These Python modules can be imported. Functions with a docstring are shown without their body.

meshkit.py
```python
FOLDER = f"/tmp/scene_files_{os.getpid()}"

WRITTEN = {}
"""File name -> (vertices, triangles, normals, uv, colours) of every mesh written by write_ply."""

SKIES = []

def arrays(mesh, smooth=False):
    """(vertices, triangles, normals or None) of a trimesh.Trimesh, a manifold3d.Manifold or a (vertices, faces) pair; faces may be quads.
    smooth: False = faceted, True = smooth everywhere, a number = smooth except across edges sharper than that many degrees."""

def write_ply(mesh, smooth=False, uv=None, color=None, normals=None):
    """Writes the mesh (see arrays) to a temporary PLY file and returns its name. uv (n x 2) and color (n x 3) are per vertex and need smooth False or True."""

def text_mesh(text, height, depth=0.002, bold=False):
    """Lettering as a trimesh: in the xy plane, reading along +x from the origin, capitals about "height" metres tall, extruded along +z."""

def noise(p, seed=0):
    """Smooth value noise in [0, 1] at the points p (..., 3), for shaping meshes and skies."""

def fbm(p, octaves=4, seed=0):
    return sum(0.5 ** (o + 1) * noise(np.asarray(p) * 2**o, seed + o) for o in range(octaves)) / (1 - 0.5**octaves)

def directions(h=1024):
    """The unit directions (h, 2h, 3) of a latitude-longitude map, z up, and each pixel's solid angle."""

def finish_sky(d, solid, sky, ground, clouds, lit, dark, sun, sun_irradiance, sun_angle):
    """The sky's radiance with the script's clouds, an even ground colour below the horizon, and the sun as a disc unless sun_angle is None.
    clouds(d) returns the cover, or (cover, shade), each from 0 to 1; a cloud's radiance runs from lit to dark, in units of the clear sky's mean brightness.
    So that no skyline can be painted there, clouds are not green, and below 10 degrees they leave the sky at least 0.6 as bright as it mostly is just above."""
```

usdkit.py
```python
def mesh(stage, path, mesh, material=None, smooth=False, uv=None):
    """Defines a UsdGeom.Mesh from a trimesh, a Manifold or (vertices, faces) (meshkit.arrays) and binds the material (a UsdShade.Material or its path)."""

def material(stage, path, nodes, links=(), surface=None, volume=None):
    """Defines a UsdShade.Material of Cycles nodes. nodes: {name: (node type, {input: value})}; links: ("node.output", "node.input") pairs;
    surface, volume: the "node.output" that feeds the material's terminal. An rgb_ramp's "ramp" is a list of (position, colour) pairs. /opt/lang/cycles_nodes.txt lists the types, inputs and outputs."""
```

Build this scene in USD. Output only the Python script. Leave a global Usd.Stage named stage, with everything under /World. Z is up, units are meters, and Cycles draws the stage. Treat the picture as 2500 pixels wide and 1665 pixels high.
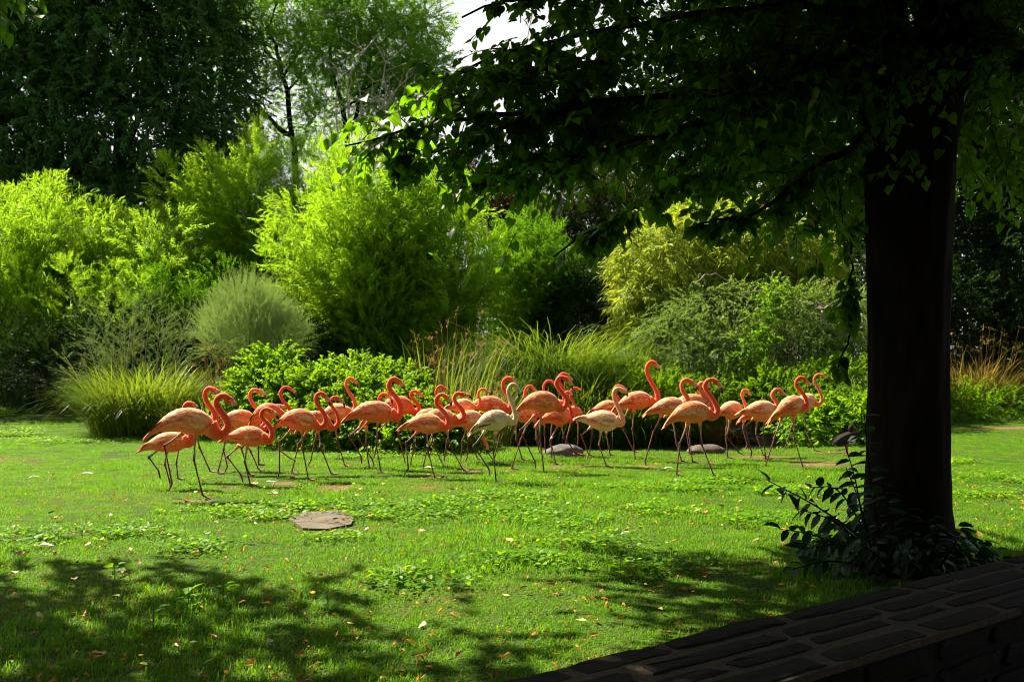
import math
import random
import numpy as np
import trimesh
import manifold3d as m3
import usdkit
import meshkit
from pxr import Usd, UsdGeom, UsdLux, UsdShade, Gf, Sdf, Vt
from scipy.spatial.transform import Rotation

stage = Usd.Stage.CreateInMemory()
UsdGeom.SetStageUpAxis(stage, "Z")
UsdGeom.SetStageMetersPerUnit(stage, 1.0)
WORLD = UsdGeom.Xform.Define(stage, "/World")
UsdGeom.Scope.Define(stage, "/World/Looks")

# ---------------------------------------------------------------- camera, sky, sun, exposure
F, CX, HY, EYE = 2450.0, 1250.0, 870.0, 1.6          # focal length, centre column and horizon row in photograph pixels; eye height
SUN_EL, SUN_AZ = math.radians(50), math.atan2(-0.80, 0.60)   # azimuth = atan2(x, y) of the direction towards the sun
SKY, SUN, EXPOSURE = 0.05, 1.25, 2.12

cam = UsdGeom.Camera.Define(stage, "/World/camera")
cam.CreateHorizontalApertureAttr(36.0)
cam.CreateVerticalApertureAttr(36.0 * 681 / 1024)
cam.CreateFocalLengthAttr(36.0 * F / 2500)
cam.CreateVerticalApertureOffsetAttr((HY - 832.5) / 2500 * 36.0)
cam.CreateExposureAttr(EXPOSURE)
cam.CreateClippingRangeAttr(Gf.Vec2f(0.1, 5000))
cam.AddTransformOp().Set(Gf.Matrix4d(1, 0, 0, 0, 0, 0, 1, 0, 0, -1, 0, 0, 0, 0, EYE, 1))

sky = UsdLux.DomeLight.Define(stage, "/World/sky")
usdkit.material(stage, "/World/Looks/sky", {
    "tc": ("texture_coordinate", {}), "xyz": ("separate_xyz", {}),
    "s": ("sky_texture", {"sky_type": "single_scattering", "sun_disc": False, "sun_elevation": SUN_EL, "sun_rotation": SUN_AZ, "aerosol_density": 2.0}),
    "n": ("noise_texture", {"scale": 2.2, "detail": 5.0, "roughness": 0.55}),
    "h": ("rgb_ramp", {"ramp": [(0.0, (1, 1, 1)), (0.30, (1, 1, 1)), (0.55, (0.12, 0.12, 0.12)), (1.0, (0.05, 0.05, 0.05))]}),
    "k": ("map_range", {"from_min": 0.35, "from_max": 0.65, "to_min": 0.75, "to_max": 1.0, "clamp": True}), "f": ("math", {"math_type": "multiply"}),
    "mx": ("mix_color", {"b": (4.9, 4.7, 4.4)}),
    "b": ("background_shader", {"strength": SKY})},
    [("tc.generated", "n.vector"), ("tc.generated", "xyz.vector"), ("xyz.z", "h.fac"), ("n.fac", "k.value"), ("h.color", "f.value1"), ("k.result", "f.value2"),
     ("f.value", "mx.fac"), ("s.color", "mx.a"), ("mx.result", "b.color")], surface="b.background")
UsdShade.MaterialBindingAPI.Apply(sky.GetPrim()).Bind(UsdShade.Material.Get(stage, "/World/Looks/sky"))
sky.GetPrim().SetCustomDataByKey("kind", "structure")

sun = UsdLux.DistantLight.Define(stage, "/World/sun")
sun.CreateIntensityAttr(SUN)
sun.CreateAngleAttr(0.53)
sun.CreateNormalizeAttr(True)
sun.CreateColorAttr(Gf.Vec3f(1.0, 0.90, 0.68))
SUNV = np.array([math.sin(SUN_AZ) * math.cos(SUN_EL), math.cos(SUN_AZ) * math.cos(SUN_EL), math.sin(SUN_EL)])
_z = SUNV; _x = np.cross([0, 0, 1.0], _z); _x /= np.linalg.norm(_x); _y = np.cross(_z, _x)
sun.AddTransformOp().Set(Gf.Matrix4d(*_x, 0, *_y, 0, *_z, 0, 0, 0, 30, 1))


# ---------------------------------------------------------------- helpers
def at(px, py, d):
    """The world point seen at photograph pixel (px, py) at the distance d."""
    return np.array([(px - CX) / F * d, d, EYE + (HY - py) / F * d])


taken = {}


def numbered(parent, name):
    k = taken.get((parent, name), -1) + 1
    taken[(parent, name)] = k
    return f"{parent}/{name}" if k == 0 else f"{parent}/{name}_{k:03d}"


def data(prim, **kw):
    for k, v in kw.items():
        if v:
            prim.SetCustomDataByKey(k, v)


class Thing:
    """A top-level Xform at the thing's base; its children are the parts. World coordinates go in, local ones are stored."""

    def __init__(self, name, label, cat, base, group=None):
        self.path = numbered("/World", name)
        self.base = np.asarray(base, float)
        x = UsdGeom.Xform.Define(stage, self.path)
        x.AddTranslateOp().Set(Gf.Vec3d(*map(float, self.base)))
        data(x.GetPrim(), label=label, category=cat, group=group)

    def part(self, name, mesh, mat, smooth=False, under=None, color=None, label=None, kind=None):
        path = numbered(under or self.path, name)
        if hasattr(mesh, "to_mesh"):
            q = mesh.to_mesh()
            mesh = (np.array(q.vert_properties[:, :3]), np.array(q.tri_verts))
        v, f = (mesh.vertices, mesh.faces) if isinstance(mesh, trimesh.Trimesh) else mesh
        m = usdkit.mesh(stage, path, trimesh.Trimesh(np.asarray(v, float) - self.base, np.asarray(f, int), process=False), "/World/Looks/" + mat, smooth=smooth)
        if color is not None:
            UsdGeom.PrimvarsAPI(m).CreatePrimvar("tint", Sdf.ValueTypeNames.Color3fArray, "vertex").Set(Vt.Vec3fArray.FromNumpy(np.asarray(color, np.float32)))
        data(m.GetPrim(), label=label, kind=kind)
        return path

    def scatter(self, name, protos, sc, mat, kind="stuff", instanced=False):
        """Sprigs as one part: a baked mesh, or a PointInstancer."""
        if instanced:
            return scatter(numbered(self.path, name), protos, sc, mat, kind, self.base)
        return self.part(name, bake(protos, sc), mat, kind=kind)


class Scatter:
    def __init__(self):
        self.p, self.x, self.r, self.s, self.i = [], [], [], [], []

    def add(self, p, direction, roll, scale, idx):
        p = np.atleast_2d(p)
        n = len(p)
        self.p.append(p)
        self.x.append(np.broadcast_to(direction, (n, 3)).astype(float))
        self.r.append(np.broadcast_to(roll, n).astype(float))
        self.s.append(np.broadcast_to(scale, n).astype(float))
        self.i.append(np.broadcast_to(idx, n).astype(int))

    def arrays(self):
        p, x, r, s, i = (np.concatenate(a) for a in (self.p, self.x, self.r, self.s, self.i))
        x = x / (np.linalg.norm(x, axis=1, keepdims=True) + 1e-9)
        up = np.where(np.abs(x[:, 2:3]) > 0.98, [[0, 1.0, 0]], [[0, 0, 1.0]])
        y = np.cross(up, x); y /= np.linalg.norm(y, axis=1, keepdims=True)
        z = np.cross(x, y)
        c, sn = np.cos(r)[:, None], np.sin(r)[:, None]
        y, z = c * y + sn * z, -sn * y + c * z
        q = Rotation.from_matrix(np.stack([x, y, z], 2)).as_quat()
        return p, q, s, i


def bake(protos, sc):
    p, q, s, i = sc.arrays()
    R = Rotation.from_quat(q).as_matrix() * s[:, None, None]
    V, Fc, n0 = [], [], 0
    for k, (v, f) in enumerate(protos):
        m = i == k
        if m.any():
            w = np.einsum("nij,vj->nvi", R[m], v) + p[m][:, None]
            V.append(w.reshape(-1, 3))
            Fc.append((f[None] + n0 + (np.arange(m.sum()) * len(v))[:, None, None]).reshape(-1, 3))
            n0 += m.sum() * len(v)
    return np.vstack(V), np.vstack(Fc)


def scatter(path, protos, sc, mat, kind="stuff", base=np.zeros(3), **kw):
    pi = UsdGeom.PointInstancer.Define(stage, path)
    rel = pi.CreatePrototypesRel()
    for k, pr in enumerate(protos):
        pp = f"{path}/sprig_{k:03d}" if k else f"{path}/sprig"
        usdkit.mesh(stage, pp, trimesh.Trimesh(*pr, process=False), "/World/Looks/" + (mat if isinstance(mat, str) else mat[k]))
        rel.AddTarget(pp)
    p, q, s, i = sc.arrays()
    pi.CreatePositionsAttr(Vt.Vec3fArray.FromNumpy((p - base).astype(np.float32)))
    pi.CreateOrientationsAttr(Vt.QuathArray.FromNumpy(q.astype(np.float16)))
    pi.CreateScalesAttr(Vt.Vec3fArray.FromNumpy(np.repeat(s[:, None], 3, 1).astype(np.float32)))
    pi.CreateProtoIndicesAttr(Vt.IntArray.FromNumpy(i.astype(np.int32)))
    data(pi.GetPrim(), kind=kind, **kw)
    return path


class Soup:
    """Collects triangles that become one mesh."""

    def __init__(self):
        self.v, self.f, self.n, self.c = [], [], 0, []

    def add(self, vf, color=None):
        v, f = (vf.vertices, vf.faces) if isinstance(vf, trimesh.Trimesh) else vf
        v = np.asarray(v, float)
        self.v.append(v); self.f.append(np.asarray(f, int) + self.n); self.n += len(v)
        if color is not None:
            self.c.append(np.broadcast_to(color, (len(v), 3)))

    def out(self):
        return np.vstack(self.v), np.vstack(self.f)

    def colors(self):
        return np.vstack(self.c)


def tube(points, radii, sides=6, caps=True):
    """A closed tapered tube along a polyline, no twist."""
    p = np.asarray(points, float)
    n = len(p)
    r = np.interp(np.linspace(0, 1, n), np.linspace(0, 1, len(np.atleast_1d(radii))), np.atleast_1d(radii)) if np.ndim(radii) else np.full(n, radii)
    t = np.gradient(p, axis=0); t /= np.linalg.norm(t, axis=1, keepdims=True) + 1e-12
    a = np.cross(t[0], [0.31, 0.87, 0.13]); a /= np.linalg.norm(a)
    A = [a]
    for k in range(1, n):
        a = A[-1] - t[k] * np.dot(A[-1], t[k]); A.append(a / (np.linalg.norm(a) + 1e-12))
    A = np.array(A); B = np.cross(t, A)
    ang = np.arange(sides) * 2 * np.pi / sides
    v = p[:, None] + r[:, None, None] * (np.cos(ang)[None, :, None] * A[:, None] + np.sin(ang)[None, :, None] * B[:, None])
    v = v.reshape(-1, 3)
    i, j = np.meshgrid(np.arange(n - 1), np.arange(sides), indexing="ij")
    a0, a1 = i * sides + j, i * sides + (j + 1) % sides
    b0, b1 = a0 + sides, a1 + sides
    f = np.vstack([np.stack([a0, a1, b1], -1).reshape(-1, 3), np.stack([a0, b1, b0], -1).reshape(-1, 3)])
    if caps:
        v = np.vstack([v, p[0], p[-1]])
        k = np.arange(sides)
        f = np.vstack([f, np.stack([np.full(sides, n * sides), (k + 1) % sides, k], 1), np.stack([np.full(sides, n * sides + 1), (n - 1) * sides + k, (n - 1) * sides + (k + 1) % sides], 1)])
    return v, f


def spline(pts, n):
    """Catmull-Rom through the points, n samples evenly by length."""
    p = np.asarray(pts, float)
    if len(p) == 2:
        return p[0] + (p[1] - p[0]) * np.linspace(0, 1, n)[:, None]
    q = np.vstack([2 * p[0] - p[1], p, 2 * p[-1] - p[-2]])
    out = []
    for k in range(len(p) - 1):
        a, b, c, d = q[k:k + 4]
        t = np.linspace(0, 1, 12, endpoint=False)[:, None]
        out.append(0.5 * (2 * b + (c - a) * t + (2 * a - 5 * b + 4 * c - d) * t ** 2 + (3 * b - a - 3 * c + d) * t ** 3))
    o = np.vstack(out + [p[-1:]])
    s = np.r_[0, np.cumsum(np.linalg.norm(np.diff(o, axis=0), axis=1))]
    return np.stack([np.interp(np.linspace(0, s[-1], n), s, o[:, k]) for k in range(p.shape[1])], 1)


def loft(rings):
    """rings: (n, m, 3), closed by end fans."""
    r = np.asarray(rings, float)
    n, m = r.shape[:2]
    v = np.vstack([r.reshape(-1, 3), r[0].mean(0), r[-1].mean(0)])
    i, j = np.meshgrid(np.arange(n - 1), np.arange(m), indexing="ij")
    a0, a1 = i * m + j, i * m + (j + 1) % m
    b0, b1 = a0 + m, a1 + m
    k = np.arange(m)
    f = np.vstack([np.stack([a0, a1, b1], -1).reshape(-1, 3), np.stack([a0, b1, b0], -1).reshape(-1, 3),
                   np.stack([np.full(m, n * m), (k + 1) % m, k], 1), np.stack([np.full(m, n * m + 1), (n - 1) * m + k, (n - 1) * m + (k + 1) % m], 1)])
    return v, f


def solid(vf):
    t = trimesh.Trimesh(*vf, process=True)
    t.fix_normals()
    return m3.Manifold(m3.Mesh(np.asarray(t.vertices, np.float32), np.asarray(t.faces, np.uint32)))


def smoothstep(a, b, x):
    t = np.clip((np.asarray(x, float) - a) / (b - a), 0, 1)
    return t * t * (3 - 2 * t)


POND = np.array([2.55, 19.35, 4.1, 2.35])         # centre, radii


def ground_z(x, y):
    x, y = np.asarray(x, float), np.asarray(y, float)
    rise = 0.62 * smoothstep(19.0, 27, y) * (1 - 0.45 * smoothstep(-2, 3, x))
    e = ((x - POND[0]) / POND[2]) ** 2 + ((y - POND[1]) / POND[3]) ** 2
    e = e + 0.25 * (meshkit.noise(np.stack([x * 0.9, y * 0.9, 0 * x], -1), 5) - 0.5)
    z = rise - 0.42 * (1 - smoothstep(0.62, 1.08, e))
    z = z * (1 - smoothstep(0.62, 1.08, e) * 0) + 0.03 * (meshkit.noise(np.stack([x * 0.7, y * 0.7, 0 * x], -1), 9) - 0.5)
    return z


def ground_hit(px, py):
    """Where the pixel's ray meets the ground."""
    d = np.linspace(3, 60, 4000)
    p = np.stack([(px - CX) / F * d, d, EYE + (HY - py) / F * d], 1)
    k = np.argmax(p[:, 2] < ground_z(p[:, 0], p[:, 1]))
    return p[k]


# ---------------------------------------------------------------- materials
def M(name, nodes, links, surface="p.BSDF"):
    return usdkit.material(stage, "/World/Looks/" + name, nodes, links, surface=surface)


def leaf_material(name, dark, light, glow, fac=0.4, rough=0.45, yellow=None, spec=0.08, nscale=1.1):
    """Two tones mixed per leaf and per sprig, plus light shining through. yellow: (colour, share) for stray leaves."""
    nodes = {
        "g": ("geometry", {}), "o": ("noise_texture", {"scale": nscale, "detail": 3.0}), "om": ("map_range", {"from_min": 0.3, "from_max": 0.7, "clamp": True}),
        "a": ("math", {"math_type": "multiply_add", "value2": 0.55, "value3": 0.0}),
        "b": ("math", {"math_type": "multiply_add", "value2": 0.45}),
        "r": ("rgb_ramp", {"ramp": [(0.0, dark), (0.45, tuple(0.5 * (np.array(dark) + light))), (1.0, light)]}),
        "t": ("rgb_ramp", {"ramp": [(0.0, tuple(0.65 * np.array(glow))), (1.0, glow)]}),
        "p": ("principled_bsdf", {"roughness": rough, "specular_ior_level": spec}), "tr": ("translucent_bsdf", {}),
        "m": ("mix_closure", {"fac": fac})}
    links = [("g.position", "o.vector"), ("o.fac", "om.value"), ("g.random_per_island", "a.value1"), ("om.result", "b.value1"), ("a.value", "b.value3"), ("b.value", "r.fac"), ("b.value", "t.fac"),
             ("t.color", "tr.color"), ("p.BSDF", "m.closure1"), ("tr.BSDF", "m.closure2")]
    if yellow:
        nodes["w"] = ("white_noise_texture", {"dimensions": "1D"})
        nodes["th"] = ("math", {"math_type": "less_than", "value2": yellow[1]})
        nodes["y"] = ("mix_color", {"b": yellow[0]})
        links += [("g.random_per_island", "w.w"), ("w.value", "th.value1"), ("th.value", "y.fac"), ("r.color", "y.a"), ("y.result", "p.base_color")]
    else:
        links += [("r.color", "p.base_color")]
    return M(name, nodes, links, "m.closure")


def plain(name, color, rough=0.6, spec=0.4):
    return M(name, {"p": ("principled_bsdf", {"base_color": color, "roughness": rough, "specular_ior_level": spec})}, [])


def tinted(name, rough=0.6, var=0.15, scale=60, spec=0.25, sheen=0.0):
    """Colour from the mesh's own tint, varied by noise and per feather."""
    return M(name, {
        "a": ("attribute", {"attribute": "tint"}), "tc": ("texture_coordinate", {}), "n": ("noise_texture", {"scale": scale, "detail": 3.0}),
        "mr": ("map_range", {"from_min": 0.3, "from_max": 0.7, "to_min": 1 - var, "to_max": 1 + var}),
        "g": ("geometry", {}), "mg": ("map_range", {"from_min": 0.0, "from_max": 1.0, "to_min": 1 - var, "to_max": 1 + var}),
        "mm": ("math", {"math_type": "multiply"}), "v": ("vector_math", {"math_type": "scale"}),
        "bp": ("bump", {"strength": 0.35, "distance": 0.01}),
        "p": ("principled_bsdf", {"roughness": rough, "specular_ior_level": spec, "sheen_weight": sheen})},
        [("tc.object", "n.vector"), ("n.fac", "mr.value"), ("g.random_per_island", "mg.value"), ("mr.result", "mm.value1"), ("mg.result", "mm.value2"),
         ("a.color", "v.vector1"), ("mm.value", "v.scale"), ("v.vector", "p.base_color"), ("n.fac", "bp.height"), ("bp.normal", "p.normal")])


def bark(name, c1, c2, scale=14):
    return M(name, {
        "tc": ("texture_coordinate", {}), "mp": ("mapping", {"scale": (1, 1, 0.18)}), "n": ("noise_texture", {"scale": scale, "detail": 6.0, "roughness": 0.65}),
        "r": ("rgb_ramp", {"ramp": [(0.3, c1), (0.7, c2)]}), "bp": ("bump", {"strength": 0.7, "distance": 0.03}), "p": ("principled_bsdf", {"roughness": 0.9, "specular_ior_level": 0.04})},
        [("tc.object", "mp.vector"), ("mp.vector", "n.vector"), ("n.fac", "r.fac"), ("r.color", "p.base_color"), ("n.fac", "bp.height"), ("bp.normal", "p.normal")])


def rock(name, c1, c2, scale=9, bump=0.5):
    return M(name, {
        "tc": ("texture_coordinate", {}), "o": ("object_info", {}), "n": ("noise_texture", {"scale": scale, "detail": 7.0, "roughness": 0.65, "dimensions": "4D"}), "k": ("math", {"math_type": "multiply", "value2": 40.0}),
        "r": ("rgb_ramp", {"ramp": [(0.3, c1), (0.7, c2)]}), "bp": ("bump", {"strength": bump, "distance": 0.02}), "p": ("principled_bsdf", {"roughness": 0.85, "specular_ior_level": 0.10})},
        [("tc.object", "n.vector"), ("o.random", "k.value1"), ("k.value", "n.w"), ("n.fac", "r.fac"), ("r.color", "p.base_color"), ("n.fac", "bp.height"), ("bp.normal", "p.normal")])


tinted("plumage", rough=0.7, var=0.14, scale=45, sheen=0.2)
tinted("feathers", rough=0.65, var=0.26, scale=30, sheen=0.2)
tinted("goose_plumage", rough=0.75, var=0.12, scale=40, spec=0.06)
tinted("horn", rough=0.35, var=0.06, scale=80, spec=0.5)
plain("eye_shine", (0.75, 0.5, 0.05), 0.1, 0.8)
plain("band_green", (0.02, 0.25, 0.13), 0.4)
plain("band_white", (0.75, 0.78, 0.75), 0.4)
plain("band_blue", (0.25, 0.45, 0.75), 0.4)
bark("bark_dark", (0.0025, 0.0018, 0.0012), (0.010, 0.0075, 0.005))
bark("bark_mid", (0.035, 0.026, 0.018), (0.11, 0.085, 0.06))
bark("twig_grey", (0.14, 0.11, 0.085), (0.34, 0.28, 0.22), 25)
bark("culm_green", (0.05, 0.065, 0.012), (0.13, 0.14, 0.03), 10)
bark("straw_stalk", (0.20, 0.12, 0.04), (0.40, 0.25, 0.09), 10)
bark("stake_wood", (0.10, 0.06, 0.03), (0.22, 0.13, 0.07), 20)
plain("wire", (0.03, 0.07, 0.05), 0.5)
# ---------------------------------------------------------------- ground, water, path, wall
M("lawn_ground", {
    "g": ("geometry", {}), "n": ("noise_texture", {"scale": 0.55, "detail": 5.0, "roughness": 0.6}), "n2": ("noise_texture", {"scale": 30.0, "detail": 4.0}),
    "r": ("rgb_ramp", {"ramp": [(0.0, (0.018, 0.045, 0.003)), (0.52, (0.035, 0.07, 0.004)), (0.62, (0.06, 0.065, 0.012)), (0.75, (0.11, 0.08, 0.03))]}),
    "a": ("attribute", {"attribute": "bare"}), "e": ("rgb_ramp", {"ramp": [(0.3, (0.08, 0.05, 0.022)), (0.7, (0.18, 0.115, 0.055))]}),
    "mx": ("mix_color", {}), "bp": ("bump", {"strength": 1.0, "distance": 0.06}), "p": ("principled_bsdf", {"roughness": 0.95, "specular_ior_level": 0.1})},
  [("g.position", "n.vector"), ("g.position", "n2.vector"), ("n.fac", "r.fac"), ("n2.fac", "e.fac"), ("a.fac", "mx.fac"), ("r.color", "mx.a"), ("e.color", "mx.b"), ("mx.result", "p.base_color"), ("n2.fac", "bp.height"), ("bp.normal", "p.normal")])
M("pond_water", {
    "g": ("geometry", {}), "n": ("noise_texture", {"scale": 5.0, "detail": 3.0}), "bp": ("bump", {"strength": 0.12, "distance": 0.02}),
    "p": ("principled_bsdf", {"base_color": (0.012, 0.016, 0.010), "roughness": 0.06, "specular_ior_level": 0.5, "ior": 1.33})},
  [("g.position", "n.vector"), ("n.fac", "bp.height"), ("bp.normal", "p.normal")])
rock("bank_rock", (0.035, 0.029, 0.022), (0.11, 0.09, 0.07), 7)
rock("grey_rock", (0.045, 0.043, 0.04), (0.13, 0.125, 0.12), 7)
rock("slab_stone", (0.05, 0.042, 0.034), (0.125, 0.105, 0.082), 5, 0.25)
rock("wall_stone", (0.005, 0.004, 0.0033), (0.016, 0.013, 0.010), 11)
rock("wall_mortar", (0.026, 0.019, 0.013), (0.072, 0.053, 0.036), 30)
rock("wall_stone_painted_shade", (0.0015, 0.0012, 0.001), (0.005, 0.004, 0.0035), 11)  # same stone, the shade on the path-side face put into its colour
rock("path_dirt", (0.05, 0.04, 0.03), (0.12, 0.095, 0.07), 12)

# bare earth where the birds have trodden: pixel centre, half width in metres along x, along y
BARE = [(ground_hit(px, py), rx, ry) for px, py, rx, ry in [
    (830, 1190, 0.26, 0.28), (700, 1180, 0.22, 0.22), (1420, 1138, 0.45, 0.22), (1560, 1138, 0.40, 0.20), (1990, 1132, 0.45, 0.30), (1180, 1150, 0.35, 0.15), (1700, 1130, 0.5, 0.14),
    (1850, 1115, 0.6, 0.14), (2040, 1105, 0.7, 0.18), (1300, 1130, 0.3, 0.15), (2440, 1045, 1.0, 0.25), (470, 1222, 0.25, 0.12), (1090, 1140, 0.3, 0.10), (1040, 1190, 0.2, 0.10), (1990, 1040, 0.5, 0.4)]]


def bareness(x, y):
    """1 on trodden earth, 0 on grass."""
    out = np.zeros(np.shape(x))
    p = np.stack([np.asarray(x) * 3.1, np.asarray(y) * 3.1, 0 * np.asarray(x)], -1)
    w = meshkit.fbm(p, 3, 21) - 0.5
    for c, rx, ry in BARE:
        e = np.sqrt(((x - c[0]) / rx) ** 2 + ((y - c[1]) / ry) ** 2) + w * 1.3
        out = np.maximum(out, 1 - smoothstep(0.75, 1.15, e))
    return out


xs = np.unique(np.r_[np.linspace(-300, -24, 14), np.linspace(-24, -8, 34), np.arange(-8, 10, 0.11), np.linspace(10, 26, 34), np.linspace(26, 300, 14)])
ys = np.unique(np.r_[np.linspace(-60, 0, 8), np.linspace(0, 4, 10), np.arange(4, 24, 0.11), np.linspace(24, 60, 44), np.linspace(60, 500, 16)])
GX, GY = np.meshgrid(xs, ys, indexing="ij")
GZ = ground_z(GX, GY)
i, j = np.meshgrid(np.arange(len(xs) - 1), np.arange(len(ys) - 1), indexing="ij")
a = i * len(ys) + j
gf = np.stack([a, a + len(ys), a + len(ys) + 1, a + 1], -1).reshape(-1, 4)
gm = usdkit.mesh(stage, "/World/ground", (np.stack([GX, GY, GZ], -1).reshape(-1, 3), gf), "/World/Looks/lawn_ground", smooth=True)
UsdGeom.PrimvarsAPI(gm).CreatePrimvar("bare", Sdf.ValueTypeNames.FloatArray, "vertex").Set(Vt.FloatArray.FromNumpy(bareness(GX, GY).ravel().astype(np.float32)))
data(gm.GetPrim(), kind="structure", label="green lawn rising gently towards the planting")

th = np.linspace(0, 2 * np.pi, 60, endpoint=False)
ring = np.stack([POND[0] + POND[2] * 1.12 * np.cos(th), POND[1] + POND[3] * 1.12 * np.sin(th), np.full(60, -0.17)], 1)
wm = usdkit.mesh(stage, "/World/pond_water", (np.vstack([ring, [[POND[0], POND[1], -0.17]]]), [(k, (k + 1) % 60, 60) for k in range(60)]), "/World/Looks/pond_water")
data(wm.GetPrim(), kind="structure", label="dark still pond behind the flock")


def boulder(seed, size, squash=(1, 1, 1), detail=3, rough=0.28, flat=None):
    t = trimesh.creation.icosphere(detail, 1.0)
    v = np.array(t.vertices)
    v *= 1 + rough * (meshkit.fbm(v * 1.6 + seed * 7.3, 4, seed)[:, None] - 0.5) * 2
    if flat:
        v[:, 2] = np.minimum(v[:, 2], flat + 0.06 * (meshkit.noise(v * 4, seed) - 0.5))
    return v * size * np.array(squash), t.faces


ROCKS = [(1378, 1112, 0.36, (1.1, .8, .55), "grey_rock", "smooth grey boulder at the pond's edge behind the looped-neck flamingo"),
         (1725, 1106, 0.33, (1.15, .8, .5), "bank_rock", "brown boulder at the pond's near edge at right centre, between striding legs"),
         (1895, 1098, 0.50, (1.25, .8, .42), "bank_rock", "broad brown boulder at the pond's right end under the forked-tail flamingo"),
         (1830, 1062, 0.62, (1.5, .9, .30), "grey_rock", "long flat grey rock ledge across the pond's far right end"),
         (1945, 1050, 0.55, (1.3, .9, .35), "bank_rock", "flat brown rock at the far right bank beside the grass tuft"),
         (2005, 1080, 0.30, (1.2, .8, .4), "grey_rock", "small dark stone at the right edge of the pond bank"),
         (2140, 1045, 0.22, (1.2, .8, .5), "grey_rock", "small stone on the grass beside the trunk's left edge")]
for k, (px, py, s, sq, mat, lab) in enumerate(ROCKS):
    c = ground_hit(px, py)
    c[2] = max(c[2], -0.17)
    s *= .82
    t = Thing("rock", lab, "rock", c, "rocks around the pond")
    v, f = boulder(k + 3, s, sq)
    t.part("stone", (v + c + [0, 0, s * sq[2] * 0.15], f), mat, smooth=40)

# cracked stone slab set in the lawn
sl = [ground_hit(*p) for p in [(700, 1272), (742, 1256), (830, 1250), (872, 1264), (862, 1285), (800, 1297), (735, 1295)]]
sc_ = np.mean(sl, 0)
t = Thing("stone_slab", "cracked flat stone slab lying in the lawn before the flock", "slab", sc_)
import shapely
outline = shapely.Polygon([(p[0], p[1]) for p in sl])
x0_, y0_, x1_, y1_ = outline.bounds
crack = shapely.LineString([(x0_ - .1, y0_ + .30 * (y1_ - y0_)), (x0_ + .25, y0_ + .36 * (y1_ - y0_)), (x0_ + .38, y0_ + .33 * (y1_ - y0_)), (x0_ + .62, y0_ + .22 * (y1_ - y0_)), (x0_ + .85, y0_ - .2)]).buffer(0.009)
pieces = outline.buffer(-0.02).difference(crack)
for g in getattr(pieces, 'geoms', [pieces]):
    if g.area > 0.01:
        e = trimesh.creation.extrude_polygon(g, 0.022, engine="earcut")
        e.apply_translation([0, 0, 0.0])
        t.part("slab_piece", e, "slab_stone")

# the low stone wall along the path
WD = np.array([0.796, 0.605]); WN = np.array([-WD[1], WD[0]])       # along the wall; towards the lawn
W0 = np.array([-0.106, 3.70]) - WN * 0.66                            # near edge, s = 0
WALL_H = 0.415


def wpt(s, w, z):
    s, w, z = np.broadcast_arrays(np.asarray(s, float), w, z)
    return np.stack([W0[0] + WD[0] * s + WN[0] * w, W0[1] + WD[1] * s + WN[1] * w, z], -1)


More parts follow.
